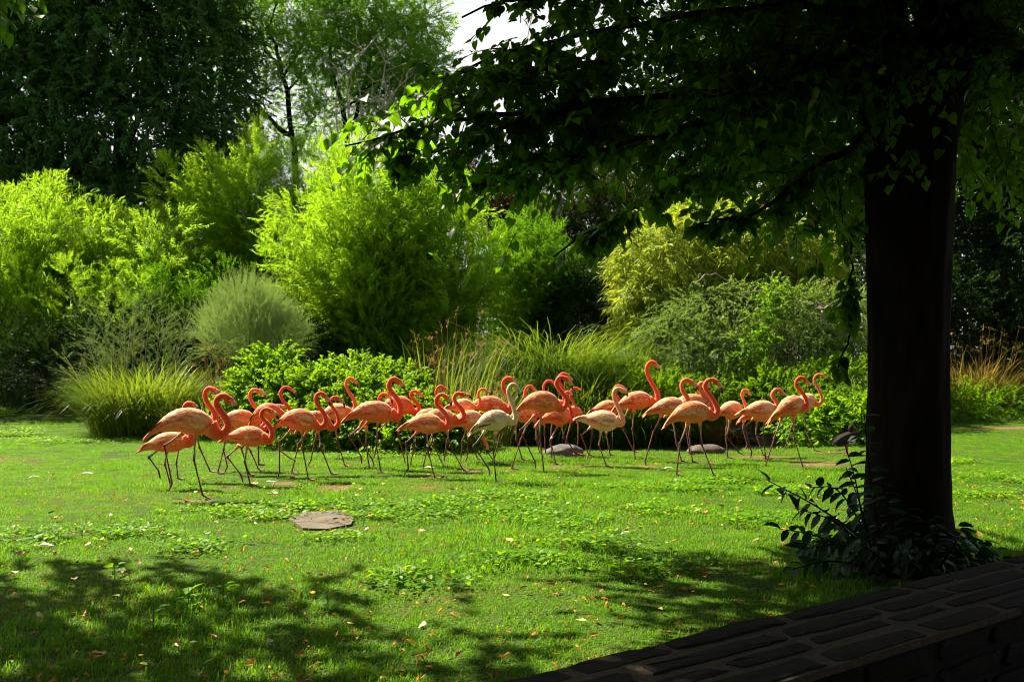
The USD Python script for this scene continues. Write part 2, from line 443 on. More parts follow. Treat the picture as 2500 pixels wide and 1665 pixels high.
wall = Thing("stone_wall", "low dry wall of dark flat stones with pale mortar joints, in deep shade along the path", "wall", (*W0, 0))
BOX = [(0, 1, 3), (0, 3, 2), (4, 6, 7), (4, 7, 5), (0, 4, 5), (0, 5, 1), (2, 3, 7), (2, 7, 6), (0, 2, 6), (0, 6, 4), (1, 5, 7), (1, 7, 3)]
c8 = np.array([wpt(s, w, z) for s in (-5.0, 14.0) for w in (0.015, 0.645) for z in (-0.05, WALL_H - 0.06)])
wall.part("core", trimesh.Trimesh(c8, BOX), "wall_stone_painted_shade")
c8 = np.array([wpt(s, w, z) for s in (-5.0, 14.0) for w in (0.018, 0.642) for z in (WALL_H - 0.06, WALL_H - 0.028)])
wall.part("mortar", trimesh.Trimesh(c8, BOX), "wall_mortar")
rng = np.random.default_rng(7)


def stone_block(p0, p1, fn, thick, rg, lift):
    """A flat stone with an irregular rounded outline in the (s, w) plane, mapped by fn, standing proud by lift."""
    (s0, w0), (s1, w1) = p0, p1
    n = 18
    a = np.linspace(0, 2 * np.pi, n, endpoint=False) + 0.1
    e = 0.28
    ca, sa = np.sign(np.cos(a)) * np.abs(np.cos(a)) ** e, np.sign(np.sin(a)) * np.abs(np.sin(a)) ** e
    hs, hw = (s1 - s0) / 2, (w1 - w0) / 2
    jit = rg.uniform(0.66, 1.0, n)
    S, W = (s0 + s1) / 2 + ca * hs * (1 - 0.16 * rg.random(n)), (w0 + w1) / 2 + sa * hw * jit
    ms, mw = (s0 + s1) / 2, (w0 + w1) / 2
    rings = []
    for k, hgt in ((1.0, -thick), (1.0, lift * 0.55), (0.93, lift)):
        rings.append(fn(ms + (S - ms) * k, mw + (W - mw) * k, hgt + rg.uniform(-.003, .003, n) * (k < 1)))
    r = np.array(rings)
    v = np.vstack([r.reshape(-1, 3), r[2].mean(0)])
    f = []
    for q in range(2):
        for j in range(n):
            x, y = q * n + j, q * n + (j + 1) % n
            f += [(x, y, y + n), (x, y + n, x + n)]
    f += [(2 * n + j, 2 * n + (j + 1) % n, 3 * n) for j in range(n)]
    return v, f


rows = [(0.005, 0.20), (0.20, 0.33), (0.33, 0.50), (0.50, 0.675)]
for w0, w1 in rows:
    s = -2.2 + rng.uniform(0, 0.4)
    while s < 8.5:
        ln = rng.uniform(0.35, 1.1)
        g = 0.012
        ww0, ww1 = w0 + rng.uniform(0.0, 0.02), w1 - rng.uniform(0.012, 0.035)
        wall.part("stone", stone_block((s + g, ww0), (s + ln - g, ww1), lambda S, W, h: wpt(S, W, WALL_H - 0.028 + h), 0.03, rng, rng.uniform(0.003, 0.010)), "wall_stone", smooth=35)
        s += ln
for z0, z1 in [(0.0, 0.13), (0.13, 0.25), (0.25, 0.37)]:             # the face towards the path
    s = -1.0 + rng.uniform(0, 0.4)
    while s < 7.0:
        ln = rng.uniform(0.25, 0.65)
        wall.part("stone", stone_block((s + .012, z0 + .008), (s + ln - .012, z1 - .008), lambda S, Z, h: wpt(S, 0.015 - h, Z), 0.03, rng, rng.uniform(0.010, 0.02)), "wall_stone_painted_shade", smooth=35)
        s += ln
pm = np.array([wpt(s, w, 0.03) for s, w in ((-30, -6), (40, -6), (40, -0.01), (-30, -0.01))])
pp = usdkit.mesh(stage, "/World/path", (pm, [(0, 1, 2, 3)]), "/World/Looks/path_dirt")
data(pp.GetPrim(), kind="structure", label="shaded path on the visitors' side of the wall")
# ---------------------------------------------------------------- flamingos
CROPS = {1: (300, 850, 3.92), 2: (800, 850, 3.92), 3: (1300, 830, 3.92), 4: (1600, 830, 3.92)}
ORANGE = dict(back=(0.89, 0.31, 0.105), body=(0.86, 0.17, 0.030), neck=(0.78, 0.060, 0.006), wing=(0.88, 0.28, 0.088), red=(0.62, 0.055, 0.018), tail=(0.86, 0.17, 0.03), leg=(0.10, 0.022, 0.016), thigh=(0.34, 0.17, 0.11))
PALE = dict(ORANGE, back=(0.89, 0.40, 0.18), body=(0.86, 0.24, 0.065), neck=(0.80, 0.12, 0.035), wing=(0.88, 0.38, 0.18))
CREAM = dict(back=(0.86, 0.57, 0.35), body=(0.82, 0.45, 0.19), neck=(0.78, 0.31, 0.13), wing=(0.86, 0.52, 0.30), red=(0.50, 0.09, 0.05), tail=(0.84, 0.45, 0.30), leg=(0.20, 0.05, 0.04), thigh=(0.50, 0.30, 0.22))
WHITE = dict(back=(0.76, 0.58, 0.38), body=(0.66, 0.47, 0.22), neck=(0.60, 0.42, 0.22), wing=(0.73, 0.54, 0.35), red=(0.33, 0.10, 0.08), tail=(0.72, 0.40, 0.22), leg=(0.035, 0.025, 0.022), thigh=(0.20, 0.16, 0.13))
DEEP = dict(ORANGE, back=(0.86, 0.25, 0.11), body=(0.82, 0.16, 0.04), wing=(0.86, 0.22, 0.07), neck=(0.78, 0.058, 0.006))
# crop, tail, back, chest, thickness, neck points, head, bill bend, bill tip, legs (hip, ankle, foot, toe), colours, leg band (leg, colour), label
BIRDS = [
 (1, (200, 880), (690, 592), (880, 790), 238, [(905, 825), (960, 815), (1005, 750), (990, 680), (940, 610), (900, 550), (898, 500), (930, 462), (975, 455)], (1015, 492), (1062, 530), (1086, 590),
  [((695, 800), (680, 1070), (762, 1405), (835, 1440)), ((575, 810), (397, 935), (470, 1290), (440, 1365))], ORANGE, (0, "band_green"), "largest and nearest flamingo at the flock's left front, green band on its leg"),
 (1, (125, 1000), (430, 810), (630, 905), 185, [(650, 900), (655, 845), (640, 780), (605, 700), (585, 620), (592, 560), (625, 525)], (660, 540), (705, 565), (733, 592),
  [((350, 960), (250, 1045), (340, 1170), (368, 1290)), ((420, 980), (402, 1110), (455, 1300), (450, 1340))], ORANGE, (0, "band_green"), "low-bodied flamingo at the far left, tucked behind the largest one's raised leg"),
 (1, (920, 900), (1215, 752), (1375, 880), 185, [(1395, 880), (1425, 850), (1425, 790), (1385, 720), (1335, 670), (1325, 625), (1350, 588), (1385, 582)], (1415, 602), (1465, 630), (1492, 685),
  [((1195, 915), (1165, 1085), (1220, 1312), None), ((1115, 930), (1000, 1040), (1130, 1210), (1150, 1280))], ORANGE, (0, "band_green"), "small front-row flamingo just right of the largest one, bowing its low neck forward"),
 (1, (380, 800), (700, 640), (850, 720), 170, [(865, 710), (885, 650), (860, 590), (815, 530), (788, 470), (792, 415), (825, 382)], (865, 398), (910, 415), (932, 455),
  [((700, 800), (733, 950), (835, 1175), None), ((560, 800), (512, 1100), (527, 1265), None)], ORANGE, None, "flamingo whose upright orange neck rises from behind the largest one's back"),
 (1, (868, 742), (1130, 592), (1265, 690), 165, [(1285, 700), (1305, 660), (1290, 595), (1245, 530), (1215, 470), (1225, 420), (1260, 395)], (1300, 410), (1350, 440), (1372, 490),
  [((985, 800), (965, 965), (908, 1175), None), ((1000, 810), (962, 970), (1000, 1130), (972, 1195))], PALE, None, "back-row flamingo with tall hooked neck, third raised head from the flock's left end"),
 (1, (885, 850), (1140, 652), (1310, 760), 175, [(1330, 775), (1380, 755), (1402, 700), (1395, 640), (1400, 585), (1440, 560)], (1490, 556), (1560, 560), (1605, 592),
  [((1150, 880), (1222, 985), (1300, 1168), None), ((1240, 880), (1400, 905), (1600, 1050), (1660, 1080))], ORANGE, None, "flamingo with pale head held low and level, one leg thrust far forward"),
 (1, (1205, 740), (1390, 535), (1520, 630), 150, [(1545, 640), (1590, 615), (1590, 570), (1540, 510), (1508, 450), (1518, 400), (1555, 372)], (1595, 385), (1640, 415), (1664, 468),
  [((1300, 700), (1297, 930), (1300, 1112), None), ((1370, 700), (1135, 960), (1205, 1215), None)], ORANGE, None, "back-row flamingo with raised head left of the bird with long trailing tail feathers"),
 (1, (1418, 790), (1690, 585), (1850, 745), 205, [(1870, 755), (1920, 740), (1943, 685), (1915, 610), (1865, 545), (1845, 485), (1865, 440), (1900, 428)], (1930, 455), (1968, 500), (1985, 560),
  [((1710, 770), (1722, 970), (1775, 1262), None), ((1620, 770), (1500, 895), (1498, 1180), (1480, 1245))], ORANGE, None, "front-row flamingo with long trailing tail feathers and dark drooping bill, above the bare earth patch"),
 (1, (1640, 820), (1870, 612), (1990, 755), 170, [(2005, 765), (2050, 735), (2065, 685), (2040, 610), (2000, 555), (1990, 505), (2020, 468)], (2060, 480), (2108, 515), (2124, 570),
  [((1870, 770), (1893, 945), (1992, 1205), None), ((1770, 780), (1680, 920), (1615, 1188), None)], ORANGE, (0, "band_blue"), "flamingo half hidden behind the breast of the one with long trailing tail feathers"),
 (1, (1840, 700), (2040, 535), (2170, 610), 155, [(2190, 610), (2222, 570), (2212, 495), (2170, 430), (2138, 365), (2143, 310), (2175, 285)], (2205, 305), (2240, 335), (2253, 375),
  [((2030, 660), (2050, 875), (2125, 1132), None), ((1880, 690), (1835, 900), (1800, 1070), (1778, 1112))], PALE, None, "back-row flamingo with the tallest straight neck in the flock's left half"),
 (2, (120, 722), (480, 515), (635, 650), 195, [(655, 660), (695, 620), (697, 560), (655, 470), (602, 410), (585, 355), (605, 305), (640, 292)], (675, 318), (718, 350), (735, 402),
  [((480, 680), (463, 920), (512, 1195), None), ((400, 690), (268, 825), (425, 1060), (447, 1130))], DEEP, (1, "band_white"), "deep orange flamingo striding at the flock's left centre, head raised high"),
 (2, (300, 760), (520, 560), (640, 640), 155, [(650, 640), (600, 600), (540, 560), (498, 510), (498, 465), (530, 436)], (560, 447), (605, 480), (622, 535),
  [((370, 740), (365, 920), (400, 1160), None), ((330, 730), (205, 842), (322, 1040), (325, 1100))], DEEP, None, "flamingo showing only its bent head and legs behind the deep orange striding one"),
 (2, (470, 690), (690, 468), (815, 600), 175, [(830, 615), (868, 590), (868, 545), (832, 500), (795, 460), (803, 423), (830, 410)], (865, 425), (905, 455), (925, 505),
  [((670, 640), (680, 830), (747, 1108), None), ((585, 680), (485, 800), (455, 1000), (420, 1125))], DEEP, None, "back-row deep orange flamingo with short curled neck, right of the high-headed striding one"),
 (2, (668, 792), (930, 630), (1105, 755), 185, [(1125, 755), (1153, 715), (1148, 660), (1100, 595), (1048, 545), (1040, 490), (1070, 450), (1105, 445)], (1135, 470), (1172, 500), (1184, 560),
  [((950, 780), (955, 960), (1022, 1242), None), ((870, 790), (750, 905), (772, 1150), (728, 1218))], ORANGE, (0, "band_white"), "front-row flamingo with pale back and white leg band, left of the cream one"),
 (2, (800, 790), (1080, 585), (1220, 690), 180, [(1240, 700), (1290, 675), (1303, 635), (1275, 575), (1225, 520), (1213, 470), (1240, 432)], (1295, 440), (1355, 455), (1385, 490),
  [((1130, 760), (1172, 930), (1295, 1152), None), ((1020, 770), (965, 920), (908, 1172), None)], ORANGE, None, "flamingo with wide S neck and level bill, just left of the pale pink crown"),
 (2, (770, 740), (950, 578), (1060, 640), 150, [(1080, 625), (1090, 560), (1060, 495), (1038, 430), (1050, 382), (1085, 362)], (1115, 385), (1150, 405), (1166, 440),
  [((840, 720), (833, 910), (790, 1135), None), ((985, 720), (1010, 920), (1105, 1132), None)], DEEP, (0, "band_blue"), "back-row flamingo whose head stands directly above that of a front-row one in the left centre"),
 (2, (1108, 585), (1270, 488), (1395, 560), 140, [(1415, 565), (1450, 540), (1455, 490), (1440, 450), (1455, 405), (1490, 390)], (1515, 405), (1550, 425), (1570, 450),
  [((1190, 620), (1140, 900), (1113, 1080), None), ((1290, 620), (1440, 870), (1585, 1082), None)], PALE, None, "pale pink flamingo in the back row with only a pinkish crown above its neighbour's back"),
 (2, (1288, 602), (1545, 460), (1700, 580), 160, [(1715, 592), (1750, 560), (1750, 500), (1705, 430), (1678, 375), (1685, 315), (1720, 285)], (1755, 295), (1795, 330), (1810, 375),
  [((1550, 600), (1650, 820), (1595, 1070), None), ((1470, 610), (1335, 770), (1432, 1068), None)], DEEP, None, "deep orange flamingo directly behind the cream one, raised head left of the cream head"),
 (2, (1145, 795), (1350, 600), (1480, 690), 165, [(1495, 700), (1505, 760), (1485, 820), (1495, 870)], (1512, 905), (1530, 950), (1520, 1015),
  [((1330, 750), (1290, 890), (1272, 1102), None), ((1350, 760), (1345, 900), (1335, 1045), (1310, 1095))], PALE, None, "flamingo hanging its head down towards the grass behind the cream one"),
 (2, (1350, 840), (1600, 598), (1735, 690), 190, [(1755, 705), (1790, 690), (1798, 640), (1772, 550), (1740, 470), (1727, 410), (1748, 358), (1780, 345)], (1805, 372), (1828, 420), (1836, 480),
  [((1610, 790), (1583, 970), (1612, 1282), None), ((1510, 790), (1400, 935), (1540, 1150), (1555, 1225))], WHITE, None, "cream white young flamingo with dark wing stripe and black legs"),
 (2, (1780, 640), (2080, 424), (2215, 570), 200, [(2235, 580), (2278, 545), (2285, 480), (2235, 415), (2193, 355), (2197, 305), (2235, 275)], (2285, 295), (2328, 340), (2348, 400),
  [((2040, 620), (2030, 830), (2070, 1190), None), ((1985, 640), (1842, 785), (1985, 1085), (1988, 1140))], ORANGE, None, "large front-row flamingo right of the cream one, its dark head overlapping another"),
 (2, (1700, 745), (1880, 560), (2010, 660), 155, [(2000, 640), (1950, 570), (1905, 500), (1888, 430), (1905, 378), (1935, 362)], (1960, 378), (1992, 405), (2010, 440),
  [((1800, 700), (1805, 870), (1862, 1062), None), ((1920, 700), (1850, 870), (1760, 1140), (1812, 1165))], ORANGE, None, "flamingo whose small head peeks over the tail end of the large centre one"),
 (3, (20, 830), (270, 640), (355, 760), 190, [(365, 770), (385, 720), (368, 660), (330, 610), (300, 560), (310, 512)], (338, 500), (375, 520), (398, 550),
  [((250, 800), (172, 960), (225, 1192), None), ((275, 800), (300, 930), (425, 1090), (472, 1108))], DEEP, (0, "band_white"), "deep orange flamingo behind the large centre one, neck folded into a loop, leg reaching forward"),
 (3, (-60, 760), (100, 560), (200, 640), 140, [(180, 600), (125, 540), (105, 470), (118, 415), (150, 390)], (185, 400), (220, 425), (235, 465),
  [((115, 720), (115, 900), (127, 1102), None), ((30, 720), (35, 950), (75, 1110), None)], ORANGE, None, "flamingo with head and curved neck rising behind the large centre one's back"),
 (3, (-40, 740), (150, 570), (280, 620), 140, [(300, 600), (318, 530), (285, 450), (255, 400), (255, 350), (290, 322)], (330, 338), (370, 375), (388, 430),
  [((190, 700), (178, 920), (180, 1130), None), ((0, 700), (48, 930), (98, 1140), None)], DEEP, None, "flamingo whose crown doubles the outline of the large centre one's head"),
 (3, (250, 800), (390, 640), (470, 720), 120, [(470, 710), (440, 690), (405, 620), (368, 560), (360, 505), (385, 465)], (420, 462), (465, 480), (485, 512),
  [((380, 740), (330, 930), (300, 1095), None), ((430, 740), (440, 930), (420, 1100), None)], DEEP, None, "flamingo with straight slanting neck and level bill facing right, behind the looped-neck one"),
 (3, (392, 762), (670, 680), (830, 790), 190, [(845, 795), (858, 745), (838, 680), (800, 600), (778, 530), (790, 480), (825, 462)], (855, 480), (892, 500), (912, 540),
  [((660, 850), (637, 1005), (707, 1208), None), ((565, 830), (465, 910), (540, 1100), (500, 1168))], CREAM, None, "pale peach flamingo in the front row with creamy belly, before the pond"),
 (3, (520, 715), (700, 585), (830, 660), 150, [(845, 650), (850, 600), (815, 550), (788, 495), (795, 450), (825, 437)], (860, 452), (895, 475), (905, 510),
  [((570, 700), (568, 900), (545, 1110), None), ((690, 700), (712, 910), (742, 1110), None)], ORANGE, (1, "band_white"), "orange flamingo hidden behind the pale peach one, only its red crown and back showing"),
 (3, (745, 710), (1020, 497), (1145, 600), 165, [(1165, 605), (1195, 570), (1192, 500), (1150, 425), (1110, 350), (1092, 285), (1110, 228), (1140, 208)], (1170, 225), (1205, 258), (1216, 310),
  [((970, 650), (957, 850), (982, 1142), None), ((930, 650), (845, 800), (970, 1065), None)], ORANGE, None, "tallest flamingo, neck stretched straight up above all the others"),
 (3, (1052, 738), (1330, 552), (1470, 640), 165, [(1480, 620), (1478, 550), (1440, 490), (1428, 430), (1445, 390), (1480, 380)], (1520, 400), (1565, 435), (1590, 485),
  [((1240, 700), (1155, 885), (1075, 1165), (1085, 1195)), ((1330, 700), (1378, 980), (1425, 1155), None)], PALE, None, "back-row flamingo with pointed tail and long striding leg, right of the tallest one"),
 (3, (1262, 735), (1550, 524), (1690, 640), 160, [(1700, 650), (1700, 600), (1650, 540), (1605, 490), (1592, 440), (1615, 412)], (1650, 425), (1685, 450), (1700, 490),
  [((1520, 650), (1500, 910), (1532, 1172), None), ((1480, 680), (1478, 900), (1508, 1088), None)], PALE, None, "flamingo between two others at right centre, its small pale head behind a darker neck"),
 (3, (1242, 850), (1550, 594), (1705, 720), 200, [(1725, 730), (1765, 695), (1765, 640), (1715, 550), (1662, 475), (1650, 425), (1680, 388), (1720, 380)], (1755, 400), (1800, 440), (1815, 500),
  [((1600, 770), (1620, 1000), (1735, 1290), None), ((1490, 790), (1410, 990), (1378, 1305), None)], ORANGE, None, "front-row flamingo at right centre with dark brown shaded head and both legs straight"),
 (4, (560, 745), (715, 592), (835, 690), 165, [(850, 690), (872, 650), (850, 590), (830, 535), (832, 495), (852, 475)], (880, 490), (905, 515), (910, 560),
  [((690, 730), (675, 910), (692, 1132), None), ((720, 740), (683, 925), (800, 1075), (850, 1102))], PALE, None, "round-bodied flamingo before the pond's pale bank, small head held upright, alone"),
 (4, (772, 722), (1010, 586), (1150, 670), 170, [(1165, 650), (1165, 600), (1130, 555), (1120, 515), (1145, 480), (1180, 472)], (1205, 495), (1235, 520), (1248, 555),
  [((1045, 750), (1030, 910), (1057, 1145), None), ((950, 740), (850, 835), (922, 1070), (912, 1135))], PALE, None, "flamingo with forked orange tail, second from last in the front of the flock's right end"),
 (4, (785, 800), (1000, 640), (1120, 730), 140, [(1140, 735), (1160, 700), (1180, 660), (1210, 640)], (1230, 650), (1255, 670), (1262, 700),
  [((970, 750), (965, 900), (1032, 1110), None), ((850, 770), (838, 850), (882, 1005), (850, 1062))], DEEP, None, "flamingo hidden behind the one with forked tail, only lower tail and legs showing"),
 (4, (1072, 815), (1300, 543), (1405, 650), 190, [(1420, 660), (1448, 620), (1440, 560), (1395, 490), (1352, 440), (1350, 390), (1385, 358)], (1430, 375), (1468, 425), (1478, 490),
  [((1320, 720), (1330, 950), (1412, 1228), None), ((1210, 740), (1145, 920), (1055, 1195), (1075, 1222))], ORANGE, None, "front flamingo at the flock's right end with orange steep back and dark bill"),
 (4, (1290, 680), (1450, 518), (1530, 600), 160, [(1545, 620), (1588, 590), (1590, 540), (1560, 465), (1522, 400), (1525, 355), (1560, 328)], (1600, 340), (1635, 360), (1648, 395),
  [((1415, 660), (1440, 865), (1525, 1045), None), ((1360, 680), (1303, 840), (1240, 1035), (1278, 1062))], PALE, None, "last flamingo at the right end, partly covered by dark hanging leaves"),
]


def flamingo(k, spec):
    ci, T, K, C, th, neck, head, bend, tip, legs, col, band, label = spec
    ox, oy, sc = CROPS[ci]
    rng = np.random.default_rng(100 + k)
    foot_y = max(max(l[2][1], l[3][1] if l[3] else 0) for l in legs) / sc + oy
    d = EYE * F / (foot_y - HY)
    q = d / F                                                     # metres per photograph pixel here
    yaw = rng.uniform(-0.13, 0.13)
    mid = ox + K[0] / sc

    def P(pt, off=0.0):
        px, py = ox + pt[0] / sc, oy + pt[1] / sc
        return at(px, py, d + off + (px - mid) * q * math.tan(yaw))

    px2 = q / sc                                                  # metres per crop pixel
    L = math.hypot(C[0] - T[0], C[1] - T[1]) * px2
    L = min(max(L, 0.42), 0.85)
    hgt = th * px2
    Tw, Cw, Kw = P(T), P(C), P(K)
    b = Cw - Tw
    ny = np.array([-math.sin(-yaw), math.cos(yaw), 0]); ny /= np.linalg.norm(ny)
    fwd = b / np.linalg.norm(b)
    up = np.cross(fwd, ny); up = up if up[2] > 0 else -up
    ny = np.cross(up, fwd)
    A = Kw - up * hgt * 0.5
    s = np.clip(np.dot(A - Tw, fwd) / np.linalg.norm(b), 0.4, 0.75)
    uu = np.linspace(0, 1, 22)
    cen = []
    for u in uu:                                                  # quadratic through tail, trunk middle and chest
        l0, l1, l2 = (u - s) * (u - 1) / (s), u * (u - 1) / (s * (s - 1)), u * (u - s) / (1 - s)
        cen.append(Tw * l0 + A * l1 + Cw * l2)
    cen = np.array(cen)
    prof = np.interp(uu, [0, .08, .18, .30, .45, .6, .75, .86, .94, 1.0], [.05, .13, .26, .50, .83, 1.0, .99, .84, .60, .30])
    lowf = np.interp(uu, [0, .3, .5, .75, 1], [1, .9, 1.0, 1.08, 1])
    tan = np.gradient(cen, axis=0); tan /= np.linalg.norm(tan, axis=1, keepdims=True)
    ang = np.linspace(0, 2 * np.pi, 20, endpoint=False)

    def surf(u, a, grow=1.0):
        """A point of the trunk's surface; a = 0 on the back, +-pi/2 on the flanks."""
        c = np.stack([np.interp(u, uu, cen[:, j]) for j in range(3)], -1)
        t = np.stack([np.interp(u, uu, tan[:, j]) for j in range(3)], -1)
        n = np.cross(t, ny); n = np.where(n[..., 2:] < 0, -n, n); n /= np.linalg.norm(n, axis=-1, keepdims=True)
        r = np.interp(u, uu, prof) * hgt * 0.5 * grow
        ca, sa = np.cos(a), np.sin(a)
        v = np.where(ca < 0, np.interp(u, uu, lowf), 1.0)
        w = 0.80 + 0.10 * (ca < 0) * 0
        return c + n * (r * ca * v)[..., None] - ny * (r * sa * w)[..., None]

    U, AA = np.meshgrid(uu, ang, indexing="ij")
    body = solid(loft(surf(U, AA)))
    # neck and head
    npts = [P((C[0] * 0.72 + K[0] * 0.28, C[1] * 0.8 + K[1] * 0.2))] + [P(p) for p in neck]
    hd, bd, tp = P(head), P(bend), P(tip)
    path = spline(npts + [hd], 40)
    rr = np.interp(np.linspace(0, 1, 40), [0, .10, .22, .4, .8, .93, 1], np.array([.135, .105, .068, .052, .045, .044, .052]) * L * 0.98)
    neckm = solid(tube(path, rr, 12))
    hv = trimesh.creation.icosphere(2, 1.0)
    hx = bd - hd; hx /= np.linalg.norm(hx); hz = np.cross(hx, ny); hz = hz if hz[2] > 0 else -hz
    R = np.stack([hx, np.cross(hz, hx), hz], 1)
    hl = np.linalg.norm(bd - hd)
    hv.apply_scale([max(.078 * L, hl * 0.62), .046 * L, .056 * L])
    headm = solid(((hv.vertices @ R.T) + hd + hx * 0.012 * L, hv.faces))
    parts = [body, neckm, headm]
    # legs
    bones = []
    for j, (hip, an, ft, toe) in enumerate(legs):
        off = (-0.055 if j == 0 else 0.055) * (L / 0.6)
        h, a, f = P(hip, off * 0.8), P(an, off), P(ft, off)
        lifted = toe is not None and toe[1] - ft[1] > 25
        if not lifted:
            f = f.copy(); f[2] = max(f[2], 0.018) if f[2] > 0.05 else 0.018
        h2 = h + (h - a) * 0.0
        tib = spline([h2, 0.5 * (h2 + a), a], 8)
        parts.append(solid(tube(tib, [0.034, 0.0145, 0.0105, 0.0095, 0.011], 8)))
        kn = trimesh.creation.icosphere(1, 1.0); kn.apply_scale([0.0165, 0.0155, 0.024]); kn.apply_translation(a)
        parts.append(solid((kn.vertices, kn.faces)))
        parts.append(solid(tube([a, 0.6 * a + 0.4 * f, f], [0.0115, 0.0082, 0.0105], 8)))
        if lifted:
            td = P(toe, off) - f
        elif toe is not None:
            td = P(toe, off) - f; td[2] = -0.004
        else:
            td = np.array([0.075, -0.01, -0.006])
        td = td / (np.linalg.norm(td) + 1e-9)
        side = np.cross(td, [0, 0, 1.0] if abs(td[2]) < 0.8 else [1.0, 0, 0]); side /= np.linalg.norm(side)
        ln = 0.085 if not lifted else 0.095
        toes = [f + ln * (td * math.cos(w) + side * math.sin(w) * (0.25 if lifted else 1)) for w in (-0.55, 0, 0.55)]
        pts = []
        for c, r in [(f, 0.012)] + [(t, 0.006) for t in toes]:
            sp = trimesh.creation.icosphere(1, r); pts.append(sp.vertices + c)
        parts.append(m3.Manifold.hull_points(np.vstack(pts)))
        bones.append((h2, a, f, toes))
    whole = m3.Manifold.batch_boolean(parts, m3.OpType.Add)
    mm = whole.to_mesh()
    v, f = np.array(mm.vert_properties[:, :3], float), np.array(mm.tri_verts)
    tm = trimesh.Trimesh(v, f, process=True)
    v, f = np.array(tm.vertices), np.array(tm.faces)

    def seg(a, b2):
        ab = b2 - a
        t = np.clip((v - a) @ ab / (ab @ ab + 1e-12), 0, 1)
        return np.linalg.norm(v - (a + t[:, None] * ab), axis=1), t

    # colours of the skin and plumage
    rel = (v - Tw) @ fwd / np.linalg.norm(b)
    cc = np.stack([np.interp(rel, uu, cen[:, j]) for j in range(3)], 1)
    hh = ((v - cc) @ up) / (hgt * 0.5)
    g = {n: np.array(x) for n, x in col.items()}
    c = g["body"] + (g["back"] - g["body"]) * smoothstep(-0.3, 0.9, hh)[:, None]
    c = c + (g["tail"] - c) * (1 - smoothstep(0.08, 0.32, rel))[:, None]
    c = c + (g["neck"] - c) * (0.75 * smoothstep(0.86, 1.02, rel))[:, None]
    dn = np.min(np.linalg.norm(v[:, None] - path[None, 4::2], axis=2), axis=1)
    wn = 1 - smoothstep(0.06 * L, 0.13 * L, dn)
    rad = smoothstep(0.75, 1.0, rel)
    c = c + (g["neck"] - c) * np.maximum(wn * np.where(dn < 0.075 * L, 1, rad), 0)[:, None]
    for h, a, ft, toes in bones:
        d1, t1 = seg(h, a)
        m1 = (d1 < 0.02) & (t1 > 0.22)
        c[m1] = (g["thigh"] + (g["leg"] - g["thigh"]) * smoothstep(0.55, 1.0, t1)[:, None])[m1]
        d2, t2 = seg(a, ft)
        c[d2 < 0.026] = g["leg"] * np.array([1.25, 0.85, 0.85]) if col is not WHITE else g["leg"]
        for t in toes:
            d3, _ = seg(ft, t)
            c[d3 < 0.022] = g["leg"] * np.array([1.3, 1.0, 1.0])
    T_ = Thing("flamingo", label, "flamingo", (Kw[0], Kw[1], 0.0), "flamingos walking in a flock to the right")
    T_.part("body", (v, f), "plumage", smooth=45, color=None) if False else None
    vv, ff, nn = meshkit.arrays(trimesh.Trimesh(v, f, process=False), True)
    path_ = numbered(T_.path, "body")
    m = usdkit.mesh(stage, path_, trimesh.Trimesh(vv - T_.base, ff, process=False), "/World/Looks/plumage", smooth=True)
    UsdGeom.PrimvarsAPI(m).CreatePrimvar("tint", Sdf.ValueTypeNames.Color3fArray, "vertex").Set(Vt.Vec3fArray.FromNumpy(c.astype(np.float32)))
    # folded wings of overlapping feathers, one on each flank
    for side in (1, -1):
        so = Soup()
        for row in range(8):
            u0 = 0.91 - row * 0.070
            for cix in range(7):
                a0 = (0.10 + cix * 0.27 + (row % 2) * 0.135) * (1 - 0.12 * (row > 5))
                if a0 > 1.95 - 0.05 * row:
                    continue
                ln = (0.24 + 0.02 * row) * rng.uniform(0.9, 1.2)
                wd = 0.20 * rng.uniform(0.9, 1.1)
                us = u0 - ln * np.array([0, 0.25, 0.55, 0.85, 1.0])
                us = np.clip(us, 0.03, 1)
                wds = wd * np.array([0.55, 1.0, 1.0, 0.6, 0.08])
                drop = np.array([0, .02, .06, .10, .13]) * (0.9 if a0 < 1.2 else 0.1)
                gr = np.array([1.005, 1.035, 1.065, 1.09, 1.085]) + rng.uniform(-.004, .012)
                ctr = surf(us, side * (a0 + drop), gr * 1.012)
                lo = surf(us, side * (a0 + drop + wds), gr * 0.995)
                hi = surf(us, side * (a0 + drop - wds), gr * 0.995)
                vv = np.vstack([lo, ctr, hi])
                fs = []
                for j in range(4):
                    fs += [(j, j + 1, 6 + j), (j, 6 + j, 5 + j), (5 + j, 6 + j, 11 + j), (5 + j, 11 + j, 10 + j)]
                low = smoothstep(1.05, 1.6, a0 + 0.03 * row) * (row > 1)
                w1 = g["wing"] + (g["red"] - g["wing"]) * (low * rng.uniform(0.7, 1.0))
                pick = rng.random()
                if pick < 0.20:
                    w1 = w1 + (g["red"] - w1) * rng.uniform(.35, .75)
                elif pick < 0.50:
                    w1 = w1 + (g["body"] - w1) * 0.8
                elif pick > 0.80:
                    w1 = w1 + (np.array([.92, .54, .30]) - w1) * 0.45
                if col is WHITE and a0 > 1.5 and row > 3:
                    w1 = np.array([0.06, 0.045, 0.04])
                if row > 5:
                    w1 = w1 + (g["tail"] - w1) * 0.5
                so.add((vv, fs), w1)
        T_.part("wing", so.out(), "feathers", smooth=True, color=so.colors())
    so = Soup()
